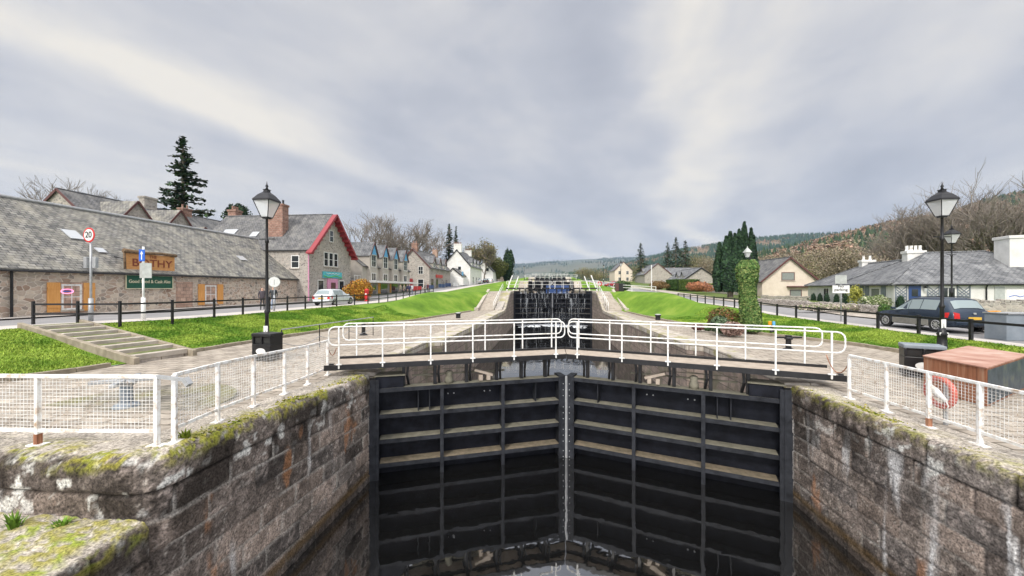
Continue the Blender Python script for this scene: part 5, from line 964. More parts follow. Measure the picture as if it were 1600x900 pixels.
# blue boat in the upper chamber
t = T('boat', 'blue canopied cruiser lying between the second and third lock gates', 'boat', (1.6, 74, -.35), R(90)); t.scale = (1.1, 1.2, 1.0); m = MB()
sec = [(-4.5, 1.5, 1.2, .1), (-3, 1.75, 1.2, 0), (0, 1.85, 1.25, 0), (3, 1.5, 1.4, 0), (5, .6, 1.6, .1), (5.6, .05, 1.7, .6)]
vs = []
for x_, hw_, zt, zb in sec: vs += [(x_, hw_*.75, zb-.3), (x_, hw_, zt), (x_, -hw_, zt), (x_, -hw_*.75, zb-.3)]
m.add(vs, [(i*4+j, i*4+4+j, i*4+4+(j+1) % 4, i*4+(j+1) % 4) for i in range(5) for j in range(4)]+[(0, 1, 2, 3), (23, 22, 21, 20)]); m.build('hull', M['white'], t)
q = MB(); q.box(-3.2, 2.4, -1.3, 1.3, 1.2, 2.3); q.build('cabin', M['white'], t, bevel=.08); q = MB(); q.prism([(-4.4, -1.7), (1.2, -1.7), (1.2, 1.7), (-4.4, 1.7)], 2.3, 3.5); q.box(-4.45, -4.3, -1.7, 1.7, 1.25, 2.3); q.build('canopy', M['blue'], t, bevel=.2); q = MB(); q.box(-3.22, 2.42, -1.32, 1.32, 1.6, 2.05); q.build('windows', M['glass'], t)
x_, y_ = at(905, 63.5); t = T('lifebuoy', 'small red lifebuoy on a post right of the second gates', 'lifebuoy', (7.9, 60.5, 2.2)); q = MB(); q.tube([(0, 0, 0), (0, 0, 1.5)], .05, 6); q.build('post', M['white'], t); q = MB(); q.tube([(.3*math.cos(a_), -.1, 1.15+.3*math.sin(a_)) for a_ in np.linspace(0, 6.283, 18)], .08, 7, cap=False); q.build('ring', M['postred'], t, smooth=True)
t = T('litter_bin', 'dark red and black bin at the head of the right stairs', 'litter bin', (10.2, 56.5, 2.2)); MB().box(-.6, .6, -.4, .4, 0, 1.15).build('body', M['black'], t, bevel=.03); MB().box(-.62, -.2, -.41, .41, .05, 1.18).build('red_panel', M['maroon'], t, bevel=.02)
# slanted white balance rails by the second gates
for s in (-1, 1):
    for k, (xo, yo) in enumerate(((7.2, 66), (5.6+1, 72))):
        q = MB(); xx = s*xo if s < 0 else xo+1; q.bar((xx, yo, float(stage(yo))), (xx-s*.9, yo+1.2, float(stage(yo))+2.7), .14); o = q.build('white_post', M['white'], None); tag(o, 'slanting white post '+('left' if s < 0 else 'right')+' of the second gates, '+('nearer' if k == 0 else 'farther')+' of the two', 'post')
t = T('flagpole', 'tall white pole on the right road before the grey stone house', 'pole', (*at(1018, 75), 2.2)); MB().tube([(0, 0, 0), (0, 0, 5)], .09, 8).build('pole', M['white'], t)
# ------------------------------------------------------------------ vegetation
def leafmesh(name, C, Nn, size, cols, mat, parent=None, asp=1.0, jit=.5):
    """one small quad per centre C (n,3), facing roughly Nn"""
    n = len(C); Nn = Nn+RNG.normal(0, jit, (n, 3)); Nn /= np.linalg.norm(Nn, axis=1)[:, None]+1e-9; a = np.cross(Nn, RNG.normal(0, 1, (n, 3))); a /= np.linalg.norm(a, axis=1)[:, None]+1e-9; b = np.cross(Nn, a)
    s = (size*(.6+.8*RNG.random(n)))[:, None] if not hasattr(size, '__len__') else np.asarray(size)[:, None]
    V = np.stack([C-a*s*.5-b*s*.2*asp, C+a*s*.1-b*s*.5*asp, C+a*s*.5+b*s*.25*asp, C-a*s*.15+b*s*.5*asp], 1).reshape(-1, 3); Fq = np.arange(4*n).reshape(-1, 4)
    return np_mesh(name, V, Fq, mat, parent, col=np.repeat(cols, 4, axis=0))
def pick(n, pal, lo=.75, hi=1.3): p = np.array(pal); return p[RNG.integers(0, len(p), n)]*(lo+(hi-lo)*RNG.random(n))[:, None]
def tree_root(name, label, cat, x, y, z, group=None): return T(name, label, cat, (x, y, z), RNG.random()*6, group)
def bare_tree(label, x, y, z, h, spread=.5, depth=5, seed=1, leaves=0, pal=None, lean=0, twig=1.0, name='bare_tree', group=None, trunkr=None, low=.22, minr=0):
    rd = random.Random(seed); t = T(name, label, 'tree', (x, y, z), 0, group); wood = MB(); tw = MB(); tips = []
    def br(p, d, l, r, dep):
        pts = [p]; k = 3
        for i in range(k): d = (d+Vector((rd.gauss(0, .13), rd.gauss(0, .13), rd.gauss(.05, .08)))).normalized(); pts.append(pts[-1]+d*l/k)
        rr = [max(minr, r*(1-.38*i/k)) for i in range(k+1)]; (wood if dep > depth-3 else tw).tube(pts, rr, 6 if dep > depth-2 else (4 if dep > 1 else 3), cap=False)
        if dep == 0: tips.append(pts[-1]); return
        nch = (3 if dep > 1 else 4)+(1 if rd.random() < .5 else 0)
        for i in range(nch):
            f = .35+.65*(i+rd.random()*.6)/nch; q = pts[min(k-1, int(f*k))].lerp(pts[min(k, int(f*k)+1)], (f*k) % 1 if f < 1 else 1)
            ax = Vector((rd.gauss(0, 1), rd.gauss(0, 1), rd.gauss(.1, .5))).normalized(); sp = spread*rd.uniform(.7, 1.4); nd = (d*(1-sp*.5)+ax*sp+Vector((0, 0, .12))).normalized(); br(q, nd, l*rd.uniform(.6, .82), r*rd.uniform(.42, .6), dep-1)
    r0 = trunkr or h*.022; wood.tube([(0, 0, -.3), (0, 0, h*low*.5), (lean*.3, 0, h*low)], [r0*1.3, r0, r0*.9], 8, cap=False)
    for i in range(4): a = i*1.57+rd.random(); br(Vector((lean*.3, 0, h*low*rd.uniform(.75, 1))), Vector((math.cos(a)*spread, math.sin(a)*spread, .9)).normalized(), h*.29, r0*.62, depth-1)
    wood.build('trunk', M['bark'], t, smooth=True); tw.build('crown', M['twig'], t)
    if leaves:
        T_ = np.array([tuple(p) for p in tips]); C = T_[RNG.integers(0, len(T_), leaves)]+RNG.normal(0, h*.035, (leaves, 3)); leafmesh('leaves', C, RNG.normal(0, 1, (leaves, 3)), h*.022, pick(leaves, pal), M['leaf'], t)
    return t
DK = [(.018, .042, .022), (.03, .062, .026), (.012, .03, .018), (.045, .085, .03)]
def conifer(label, x, y, z, h, r, nb=46, seed=1, name='conifer', pal=DK, bare=.12, gap=1.0, group=None, droop=.25, dens=9):
    rd = random.Random(seed); t = T(name, label, 'tree', (x, y, z), rd.random()*6, group); w = MB(); w.tube([(0, 0, -.3), (0, 0, h*.5), (0, 0, h*.98)], [h*.022, h*.013, h*.002], 7, cap=False); C = []; N_ = []
    for k in range(nb):
        f = bare+(1-bare)*(k/nb)**.9; z0 = h*f; L_ = r*(1-f)**.75*(1+.0)*rd.uniform(.72, 1.12)+.03*h*(1-f)
        for j in range(rd.randint(3, 5)):
            a = rd.random()*6.283; d = Vector((math.cos(a), math.sin(a), 0)); l = L_*rd.uniform(.55, 1.1); end = Vector((0, 0, z0))+d*l+Vector((0, 0, -droop*l+.12*l)); w.tube([(0, 0, z0), tuple(Vector((0, 0, z0))+d*l*.5+Vector((0, 0, -droop*l*.3))), tuple(end)], [h*.004, h*.003, h*.001], 3, cap=False)
            m = max(3, int(dens*l/r*2.2))
            for i in range(m):
                g = (i+rd.random())/m*.95+.08; p = Vector((0, 0, z0))+d*l*g+Vector((0, 0, -droop*l*g*g+.12*l*g)); wd = l*.24*(1.15-g)+h*.008; C.append((p.x+rd.gauss(0, wd*.5), p.y+rd.gauss(0, wd*.5), p.z-abs(rd.gauss(0, wd*.22)))); N_.append((0, 0, 1))
    w.build('trunk', M['bark'], t); C = np.array(C); n = len(C); leafmesh('crown', C, np.array(N_, float), h*.024*gap, pick(n, pal, .6, 1.3), M['leaf'], t, .6, .45); return t
def blob(label, x, y, z, sx, sy, sz, n, size, pal, cat='bush', name='bush', lumps=0, seed=1, trunk=0, group=None, cols=False, taper=0, square=0, hollow=.78, outward=True, coreless=False, jit=.6):
    """leafy mass: lumpy ellipsoid, n leaves near the surface and inside"""
    rg = np.random.default_rng(seed); t = T(name, label, cat, (x, y, z), 0, group); ls = [(0, 0, sz*.5+trunk, 1.0)]
    if lumps:
        for k in range(lumps):
            a = rg.random()*6.28; q = rg.random()*.75+.15; ls.append((math.cos(a)*sx*.5*q, math.sin(a)*sy*.5*q, trunk+sz*(.2+.6*rg.random()), .35+.25*rg.random()))
    C = []; N_ = []; w = np.array([l[3]**2 for l in ls]); w /= w.sum(); which = rg.choice(len(ls), n, p=w); v = rg.normal(0, 1, (n, 3)); v /= np.linalg.norm(v, axis=1)[:, None]
    if square: v = np.sign(v)*np.abs(v)**(1-square); v /= np.max(np.abs(v), axis=1)[:, None]*square+np.linalg.norm(v, axis=1)[:, None]*(1-square)
    rr = hollow+(1.05-hollow)*rg.random(n); L_ = np.array(ls)[which]; nz = .82+.36*fbm(v[:, 0]*3+which*5, v[:, 1]*3+v[:, 2]*3.7, seed)
    C = v*(rr*nz*L_[:, 3])[:, None]*np.array((sx/2, sy/2, sz/2))+L_[:, :3]; 
    if taper: f = 1-taper*np.clip((C[:, 2]-trunk)/sz, 0, 1.1); C[:, 0] *= f; C[:, 1] *= f
    C[:, 2] = np.maximum(C[:, 2], .02); leafmesh('crown' if cat == 'tree' else 'foliage', C, v, size, pick(n, pal, .6, 1.35), M['leaf'], t, .8, jit)
    if not coreless:
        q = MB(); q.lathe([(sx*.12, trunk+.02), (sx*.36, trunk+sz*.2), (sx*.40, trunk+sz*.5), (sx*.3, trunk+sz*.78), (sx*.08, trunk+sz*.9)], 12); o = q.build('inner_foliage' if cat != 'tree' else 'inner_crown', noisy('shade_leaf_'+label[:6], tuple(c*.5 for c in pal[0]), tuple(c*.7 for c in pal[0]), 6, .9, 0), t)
        if sx != sy: o.scale = (1, sy/sx, 1)
        if taper:
            for vv in o.data.vertices: f = 1-taper*max(0, (vv.co.z-trunk)/sz); vv.co.x *= f; vv.co.y *= f
    if trunk or cat == 'tree': q = MB(); q.tube([(0, 0, -.3), (0, 0, trunk+sz*.3)], [sz*.03+.08, sz*.02+.05], 8); q.build('trunk', M['bark'], t)
    return t
GR = [(.05, .11, .02), (.08, .16, .03), (.03, .07, .015)]; HG = [(.03, .07, .02), (.05, .10, .02), (.07, .12, .03)]
# trees behind the left buildings
x, y = at(286, 62); conifer('tall dark spruce with open drooping branches rising behind the left roofs', x, y, 2, 25.5, 6.4, 36, 5, 'spruce_tree', bare=.43, gap=1.15, droop=.14, dens=19)
x, y = at(134, 60); bare_tree('broad bare tree with fine twigs behind the ridge of the long stone building', x, y, 2, 19.5, .5, 6, 3, 0, minr=.02)
x, y = at(372, 66); blob('small dark round topped conifer peeping over the gabled house roof', x, y, 2, 4.6, 4.6, 6.5, 1800, .42, DK, 'tree', 'conifer', 5, 4, 8.6)
for k, (px, d_, h, s) in enumerate(((589, 95, 23, 11), (640, 100, 22, 12), (607, 108, 20, 21), (665, 112, 22.5, 19))):
    x, y = at(px, d_); bare_tree(['bare grey tree behind the terrace, leftmost of the four over the roofs', 'wide bare tree above the stone gable house chimney', 'bare tree in the gap between the terrace and the gable house', 'bare spreading tree right of the gable house chimney'][k], x, y, 3, h, .6, 5, s, 0, minr=.034, group='bare trees behind the left houses')
x, y = at(702, 120); conifer('dense dark conifer behind the tall white house, the left and fuller of the pair', x, y, 3.4, 19.5, 3.4, 50, 9, pal=DK, bare=.1, gap=1.2, dens=16, droop=.1)
x, y = at(712.5, 118); conifer('slim dark conifer behind the tall white house, the right one of the pair', x, y, 3.4, 18.5, 1.9, 50, 10, pal=DK, bare=.1, gap=1.0, dens=14, droop=.1)
x, y = at(757, 150); bare_tree('large brown tree with thin autumn leaves beyond the white houses', x, y, 5, 20, .55, 6, 33, 3800, minr=.04, pal= [(.17, .15, .07), (.12, .13, .06), (.2, .16, .09)], low=.15)
x, y = at(776, 160); blob('olive green bushy tree beside the large brown tree', x, y, 5.5, 8, 8, 9, 2500, .6, [(.12, .13, .04), (.09, .10, .03)], 'tree', 'bushy_tree', 6, 5, 1)
x, y = at(793, 165); blob('dark green rounded conifer at the end of the left street', x, y, 5.5, 6.5, 6.5, 14, 3500, .6, DK, 'tree', 'conifer', 5, 6, 0, taper=.55)
# right side trees
x, y = at(1001, 150); conifer('ragged dark spruce behind the pale two storey house', x, y, 4.5, 16, 4.6, 44, 12, 'spruce_tree', bare=.1, gap=1.3, dens=12)
for k, (px, d_, h, r_) in enumerate(((1043, 165, 17.5, 4.6), (1056, 160, 19, 6.2), (1071, 162, 18, 5.4))):
    x, y = at(px, d_); conifer(['left', 'middle', 'right'][k]+' tree of the dark conifer clump behind the steep stone gable', x, y, 5, h, r_, 44, 40+k, bare=.1, gap=1.3, dens=12, group='conifer clump behind the stone houses')
# columnar yews: several upright shoots grown together
def yew(label, x, y, z, cols, seed, group):
    rg = np.random.default_rng(seed); t = T('yew_tree', label, 'tree', (x, y, z), 0, group); C = []; Nn = []; q = MB()
    for (dx, dy, h, r) in cols:
        n = int(420*h*r/1.0); f = rg.random(n)**.85; a = rg.random(n)*6.283; rr = r*np.minimum(1, (1.03-f)*2.0)**.85*np.minimum(1, .35+f*4)*(.8+.3*rg.random(n))*(.8+.4*vnoise(a*1.5, f*9, seed)); C.append(np.stack([dx+np.cos(a)*rr, dy+np.sin(a)*rr, .5+f*(h-.5)], 1)); Nn.append(np.stack([np.cos(a), np.sin(a), .25+0*a], 1))
        q.lathe([(r*.3, .6), (r*.72, h*.3), (r*.62, h*.55), (r*.28, h*.8), (.03, h*.92)], 8, (dx, dy))
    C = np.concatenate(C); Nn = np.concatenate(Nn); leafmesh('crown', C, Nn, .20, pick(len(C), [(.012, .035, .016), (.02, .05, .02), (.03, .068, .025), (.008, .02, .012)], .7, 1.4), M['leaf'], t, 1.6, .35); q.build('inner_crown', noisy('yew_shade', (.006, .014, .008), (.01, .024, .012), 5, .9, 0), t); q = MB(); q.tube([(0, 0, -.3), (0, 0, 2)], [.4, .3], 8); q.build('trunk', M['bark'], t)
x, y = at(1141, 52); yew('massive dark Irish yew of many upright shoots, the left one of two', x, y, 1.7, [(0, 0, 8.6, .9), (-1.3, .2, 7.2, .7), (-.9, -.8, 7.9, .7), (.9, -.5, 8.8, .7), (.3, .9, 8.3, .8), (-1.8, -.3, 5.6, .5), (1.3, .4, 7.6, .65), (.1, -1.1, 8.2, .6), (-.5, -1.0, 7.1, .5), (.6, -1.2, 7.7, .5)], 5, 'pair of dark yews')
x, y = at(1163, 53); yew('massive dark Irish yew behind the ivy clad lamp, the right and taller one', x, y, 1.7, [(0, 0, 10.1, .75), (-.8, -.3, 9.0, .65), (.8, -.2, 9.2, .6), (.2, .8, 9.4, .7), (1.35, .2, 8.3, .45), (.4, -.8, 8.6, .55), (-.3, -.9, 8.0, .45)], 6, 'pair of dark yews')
# ivy clad lamp on the right lawn
x, y = gp(1172, 516, .2); t = T('ivy_column', 'lamp post wrapped in a thick column of pale green ivy on the right lawn', 'ivy column', (x, y, .15)); n = 9000; f = RNG.random(n); a = RNG.random(n)*6.283; rr = (.47+.07*np.sin(f*7+.6)+.10*sstep(.6, .8, f)-.06*sstep(.3, 0, f))*(.78+.4*fbm(np.cos(a)*2+5, f*7+np.sin(a)*2, 3))*np.minimum(1, (1.04-f)*7)**.5; cx_ = .16*np.sin(f*3.2+2.4)
C = np.stack([cx_+np.cos(a)*rr, np.sin(a)*rr, f*4.1+.05], 1); leafmesh('ivy', C, np.stack([np.cos(a), np.sin(a), .3+0*a], 1), .125, pick(n, [(.07, .15, .03), (.13, .22, .06), (.25, .30, .10), (.04, .09, .02)], .6, 1.35), M['leaf'], t, .9, .5)
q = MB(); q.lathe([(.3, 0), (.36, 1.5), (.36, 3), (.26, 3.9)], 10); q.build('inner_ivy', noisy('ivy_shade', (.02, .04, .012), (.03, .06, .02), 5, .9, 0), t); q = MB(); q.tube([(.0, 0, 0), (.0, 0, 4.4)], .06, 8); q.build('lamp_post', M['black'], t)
q = MB(); q.lathe([(.1, 4.35), (.19, 4.62)], 4, (-.15, 0), ph=.785); o = q.build('lantern', M['lampglass'], t); q = MB(); q.lathe([(.26, 4.62), (.14, 4.78), (.03, 4.9), (.01, 5.0)], 4, (-.15, 0), ph=.785); q.build('lantern_roof', M['signback'], t)
x, y = gp(1130, 513, .2); blob('clipped rust and olive round bush left of the ivy column', x, y, .15, 1.75, 1.4, 1.35, 3800, .1, [(.17, .11, .03), (.12, .13, .03), (.22, .10, .05), (.1, .14, .03)], lumps=4, seed=7)
x, y = gp(1126, 518, .2); blob('small grey green leafy shrub in front of the rust coloured round bush', x, y, .12, .95, .8, 1.0, 1400, .14, [(.10, .16, .08), (.15, .2, .12), (.06, .1, .05)], lumps=3, seed=8)
x, y = gp(1145, 521, .2); blob('pale pinkish heather clump between the round bush and the ivy', x, y, .1, 1.15, .9, .75, 1800, .1, [(.34, .22, .19), (.42, .30, .25), (.2, .13, .1)], lumps=3, seed=9)
x, y = gp(1091, 514, .15); blob('low dark red heather mound on the right lawn edge', x, y, .1, .75, .6, .42, 900, .08, [(.14, .05, .045), (.2, .08, .06)], lumps=2, seed=10)
x, y = gp(1106, 515, .15); blob('tiny dark green plant right of the dark red heather', x, y, .1, .4, .35, .25, 300, .07, HG, seed=11)
# hedges and garden shrubs on the right
def hedge(label, a, b, z, w, h, n, pal, seed, name='hedge'):
    a = Vector(a); b = Vector(b); d = b-a; l = d.length; d.normalize(); nn = Vector((-d.y, d.x)); rg = np.random.default_rng(seed); u = rg.random(n); v = rg.random(n); f = rg.integers(0, 3, n); s = np.where(f == 0, 0, np.where(f == 1, v, 1)); P_ = np.zeros((n, 3)); sx_ = np.where(f == 1, v-.5, np.where(f == 0, -.5, .5))*w; zz = np.where(f == 1, h, v*h); wob = (rg.random(n)-.5)*.12*h
    P_[:, 0] = u*l*d.x+sx_*nn.x*(1+0*wob); P_[:, 1] = u*l*d.y+sx_*nn.y; P_[:, 2] = zz+wob; N_ = np.zeros((n, 3)); N_[:, 2] = (f == 1)*1.; N_[:, 0] = (f != 1)*np.sign(sx_)*nn.x; N_[:, 1] = (f != 1)*np.sign(sx_)*nn.y
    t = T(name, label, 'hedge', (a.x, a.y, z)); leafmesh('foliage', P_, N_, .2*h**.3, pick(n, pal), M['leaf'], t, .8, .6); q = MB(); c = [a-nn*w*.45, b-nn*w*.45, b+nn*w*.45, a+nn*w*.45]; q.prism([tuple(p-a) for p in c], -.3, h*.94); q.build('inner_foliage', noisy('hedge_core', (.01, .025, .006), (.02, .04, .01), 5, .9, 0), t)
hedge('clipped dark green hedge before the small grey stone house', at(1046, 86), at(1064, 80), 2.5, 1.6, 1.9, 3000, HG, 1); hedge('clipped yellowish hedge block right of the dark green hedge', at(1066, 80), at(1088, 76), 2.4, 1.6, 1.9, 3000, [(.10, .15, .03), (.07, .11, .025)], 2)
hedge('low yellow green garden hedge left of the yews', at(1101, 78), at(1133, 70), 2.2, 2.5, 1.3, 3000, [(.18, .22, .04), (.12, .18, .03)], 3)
x, y = at(1092, 68); blob('rust orange round shrub on the wall left of the yews', x, y, 2.1, 4.2, 3, 1.7, 1600, .24, [(.4, .17, .08), (.32, .14, .08)], lumps=3, seed=12)
x, y = at(1028, 84); blob('russet brown hedge clump left of the clipped hedges', x, y, 2.4, 3.5, 3, 1.9, 1200, .24, [(.2, .12, .05), (.14, .1, .04)], lumps=3, seed=13)
x, y = at(1336, 37); blob('golden yellow shrub against the white cottage wing', x, y, .9, 1.4, 1.2, 2.1, 1500, .12, [(.42, .40, .08), (.32, .33, .07)], lumps=3, seed=14, coreless=True, hollow=.3)
x, y = at(1374, 32); blob('cream flowering shrub below the cottage window', x, y, .85, 1.9, 1.2, 1.25, 1700, .13, [(.2, .25, .1), (.5, .5, .36), (.12, .17, .06)], lumps=4, seed=15)
x, y = at(1383, 27); blob('small round clipped green bush by the car bonnet', x, y, .75, .75, .75, .8, 900, .08, GR, lumps=0, seed=16)
x, y = at(1300, 30); blob('row of low pale plants on the garden wall', x, y, .95, 5.5, .9, .5, 1800, .12, [(.4, .36, .28), (.16, .2, .08), (.5, .42, .36)], lumps=5, seed=17)
for k, px in enumerate((1271, 1281, 1292, 1307, 1322, 1407)):
    x, y = at(px, {1271: 48, 1281: 46.5, 1292: 44.5, 1307: 42, 1322: 40}.get(px, 32.6)); t_ = blob(('leftmost', 'second from left', 'third from left', 'fourth from left', 'fifth from left', 'rightmost')[k]+' of the small dark clipped shrubs along the white cottage front', x, y, .85, .7, .7, 1.25, 420, .09, [(.02, .05, .025), (.03, .07, .03)], seed=20+k, taper=.4, group='clipped shrubs along the cottage')
x, y = at(1012, 120); blob('dark green bush at the head of the right stairs', *at(972, 72), 2.2, 3.2, 3, 1.9, 1500, .22, HG, lumps=3, seed=31)
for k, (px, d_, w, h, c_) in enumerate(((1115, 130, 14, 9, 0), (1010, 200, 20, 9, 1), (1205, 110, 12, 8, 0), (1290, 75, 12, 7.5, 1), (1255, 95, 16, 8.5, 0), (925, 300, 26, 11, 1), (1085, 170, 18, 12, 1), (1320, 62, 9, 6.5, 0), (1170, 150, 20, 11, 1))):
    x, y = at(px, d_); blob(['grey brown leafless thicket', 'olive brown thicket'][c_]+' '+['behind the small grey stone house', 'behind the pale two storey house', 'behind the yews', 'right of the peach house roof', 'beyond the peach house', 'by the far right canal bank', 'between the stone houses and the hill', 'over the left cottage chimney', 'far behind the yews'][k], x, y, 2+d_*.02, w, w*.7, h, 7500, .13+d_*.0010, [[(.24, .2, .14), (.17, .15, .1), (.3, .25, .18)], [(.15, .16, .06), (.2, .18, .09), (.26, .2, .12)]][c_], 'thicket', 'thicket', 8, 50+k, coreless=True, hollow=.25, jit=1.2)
for k, (px, d_, h, s) in enumerate(((1432, 62, 17, 5), (1405, 70, 14.5, 7), (1462, 72, 15.5, 17), (1528, 58, 19.5, 6), (1575, 56, 22.5, 15), (1615, 60, 22, 22), (1500, 78, 16, 23))):
    x, y = at(px, d_); bare_tree(['large bare oak behind the cottage chimney', 'bare tree left of the large oak', 'bare tree right of the large oak, behind the lantern', 'tall bare tree behind the right cottage roof', 'tall bare tree behind the big white chimney', 'bare tree at the right edge of the picture', 'bare tree farther back between the lantern and the chimney'][k], x, y, 1.5, h*1.12, .56, 6 if k in (0, 1, 3) else 5, s, 0, minr=.017, group='bare trees behind the cottages', low=.12)
t = blob('copper leaved beech hedge bush beside the red post box', *at(562, 47), 1.15, 3.2, 2.6, 2.5, 3200, .17, [(.40, .17, .02), (.5, .26, .03), (.25, .10, .02), (.42, .30, .05)], lumps=5, seed=60)
# plants and moss on the lock ledge and coping
def tufts():
    rg = np.random.default_rng(4)
    for k, (x, y, z, n, h, c, lab) in enumerate(((-6.9, 4.35, -.42, 40, .2, (.12, .22, .03), 'leafy weed with thin stalks growing on the stone ledge'), (-6.35, 4.45, -.42, 40, .09, (.16, .3, .04), 'small bright green weed at the foot of the left wall'), (-5.62, 5.45, .38, 60, .12, (.2, .26, .03), 'grass tuft at the corner post of the left mesh fence'), (-7.3, 3.7, -.42, 90, .22, (.2, .22, .08), 'dry plant with pale stems on the near ledge edge'))):
        v = []; f = []; cols = []
        for i in range(n):
            a = rg.random()*6.28; b = rg.random()*.08; p = np.array((math.cos(a)*b, math.sin(a)*b, 0)); d = np.array((math.cos(a)*.3, math.sin(a)*.3, 1))*h*(.4+.7*rg.random()); w = np.array((-math.sin(a), math.cos(a), 0))*.008; m_ = p+d*.55; e_ = p+d+np.array((math.cos(a), math.sin(a), -.3))*h*.2
            v += [p-w, p+w, m_+w*1.6, m_-w*1.6, e_, e_]; j = 6*i; f += [(j, j+1, j+2, j+3), (j+3, j+2, j+4, j+5)]; cols += [np.array(c)*(.6+.8*rg.random())]*6
        o = np_mesh('weed', v, f, M['blade'], col=np.array(cols)); o.location = (x, y, z); tag(o, lab, 'plant')
    N_ = 2600; P_ = []
    for i in range(N_):
        if rg.random() < .55: yq = 5.3+rg.random()*5.6; P_.append((-5.42-abs(rg.normal(0, .16)), yq, float(quayz(-5, yq))+.012))
        else: P_.append((6.62+abs(rg.normal(0, .1)), 6.5+rg.random()*4.4, float(quayz(5, 8))+.012))
    P_ = np.array(P_); keep = fbm(P_[:, 0]*2.2, P_[:, 1]*1.3, 90) > np.where(P_[:, 0] < 0, .47, .57); P_ = P_[keep]; o = leafmesh('moss', P_, np.tile((0, 0, 1.), (len(P_), 1)), .045, pick(len(P_), [(.25, .25, .03), (.17, .2, .02), (.33, .29, .06)]), M['leaf'], None, 1, .9); tag(o, 'yellow green moss tufts along the lock coping', kind='stuff')
tufts()
# grass blades over the near lawns
def blades():
    rg = np.random.default_rng(8); out = []
    for side, fx, rd_, gx, Y0, Y1, n in ((-1, fxL, roadL, gxL, 7, 34, 85000), (1, lambda y: FXR, roadR, gxR, 8, 34, 60000)):
        Y = Y0+(Y1-Y0)*rg.random(n)**1.5; g = gx(Y); f = fx(Y) if side < 0 else np.full(n, FXR); X = side*(g+.1+(f-g-.12)*rg.random(n)); Z = bank(X, Y, f, rd_(Y), g)
        if side < 0:                        # keep the steps clear
            a = X+14.1; k = (Y-11.85)-(-a)*(1.75/6.9)*1.0; ok = ~((k > -.25) & (k < 1.9) & (X > -21.6)); X, Y, Z = X[ok], Y[ok], Z[ok]
        out.append(np.stack([X, Y, Z], 1))
    P_ = np.concatenate(out); n = len(P_); a = rg.random(n)*6.283; h = .028+.032*rg.random(n)+.02*(fbm(P_[:, 0], P_[:, 1], 3) > .55); w = .010+.0012*P_[:, 1]; dx = np.stack([np.cos(a)*w, np.sin(a)*w, 0*a], 1); tip = P_+np.stack([rg.normal(0, .025, n), rg.normal(0, .025, n), h], 1); V = np.stack([P_-dx, P_+dx, tip], 1).reshape(-1, 3)
    m = fbm(P_[:, 0]*.7, P_[:, 1]*.7, 12); m = sstep(.35, .65, m); c = np.array((.09, .19, .02))*(1-m)[:, None]+np.array((.26, .35, .055))*m[:, None]; c = c*(.8+.55*rg.random(n))[:, None]
    o = np_mesh('grass', V, np.arange(3*n).reshape(-1, 3), M['blade'], col=np.repeat(c, 3, axis=0)); o['kind'] = 'stuff'; o['label'] = 'short bright green lawn grass on both banks'
blades()
# ------------------------------------------------------------------ hills with woods
def hill(name, ridge, d0, d1, z0, mat, rough, seed, back=1.25):
    xs = np.array([r[0] for r in ridge]); px = np.linspace(xs[0], xs[-1], 160); yr = np.interp(px, xs, [r[1] for r in ridge]); zr = CZ+(HY-yr)*d1/F; T_ = np.concatenate([np.linspace(0, 1, 34), 1+np.linspace(.05, 1, 8)*(back-1)*2]); D_ = d0+(d1-d0)*T_
    PX, DD = np.meshgrid(px, D_); fz = np.where(T_ <= 1, np.minimum(T_, 1)**.85, 1-(T_-1)*.8)[:, None]; Z = z0+(zr-z0)[None, :]*fz; X = (PX-800)/F*DD; Y = DD; XW = X*CT-Y*ST; YW = X*ST+Y*CT; Z = Z+(fbm(XW/rough, YW/rough, seed)-.5)*(d1*.022)*np.sin(np.pi*np.clip(T_, 0, 1))[:, None]
    n = len(px); i = np.arange(len(T_)-1)[:, None]*n+np.arange(n-1); o = np_mesh(name, np.stack([XW, YW, Z], 2).reshape(-1, 3), np.stack([i, i+1, i+n+1, i+n], 2).reshape(-1, 4), mat, smooth=True); o['kind'] = 'structure'
    def f(p, t):
        z = z0+(np.interp(p, px, zr)-z0)*t**.85; d = d0+(d1-d0)*t; x = (p-800)/F*d; xw = x*CT-d*ST; yw = x*ST+d*CT; return xw, yw, z+(fbm(xw/rough, yw/rough, seed)-.5)*(d1*.022)*np.sin(np.pi*t)
    return f
hm = noisy('hill_moor', (.10, .09, .05), (.17, .13, .08), .004, .95, 0, 'world', c3=(.13, .15, .06)); hf = noisy('far_hill', (.05, .07, .05), (.10, .11, .075), .0012, .95, 0, 'world', c3=(.15, .13, .09), detail=10)
fA = hill('hills', [(300, 440), (560, 432), (700, 427), (800, 413.5), (850, 409), (905, 404.5), (970, 402), (1030, 397), (1100, 391), (1220, 388), (1900, 385)], 2600, 6500, 5, hf, 500, 3)
fB = hill('hills', [(800, 446), (860, 434), (940, 424), (985, 412), (1040, 397), (1080, 388), (1130, 381), (1180, 374), (1240, 368), (1290, 366), (1400, 366), (1900, 366)], 900, 2400, 5, hm, 250, 4)
fC = hill('hills', [(950, 448), (1010, 443), (1080, 430), (1150, 412), (1200, 399), (1250, 388), (1300, 374), (1350, 361), (1400, 350), (1450, 342), (1490, 336), (1530, 320), (1600, 304), (1750, 285), (2100, 270)], 230, 820, 3, hm, 90, 5)
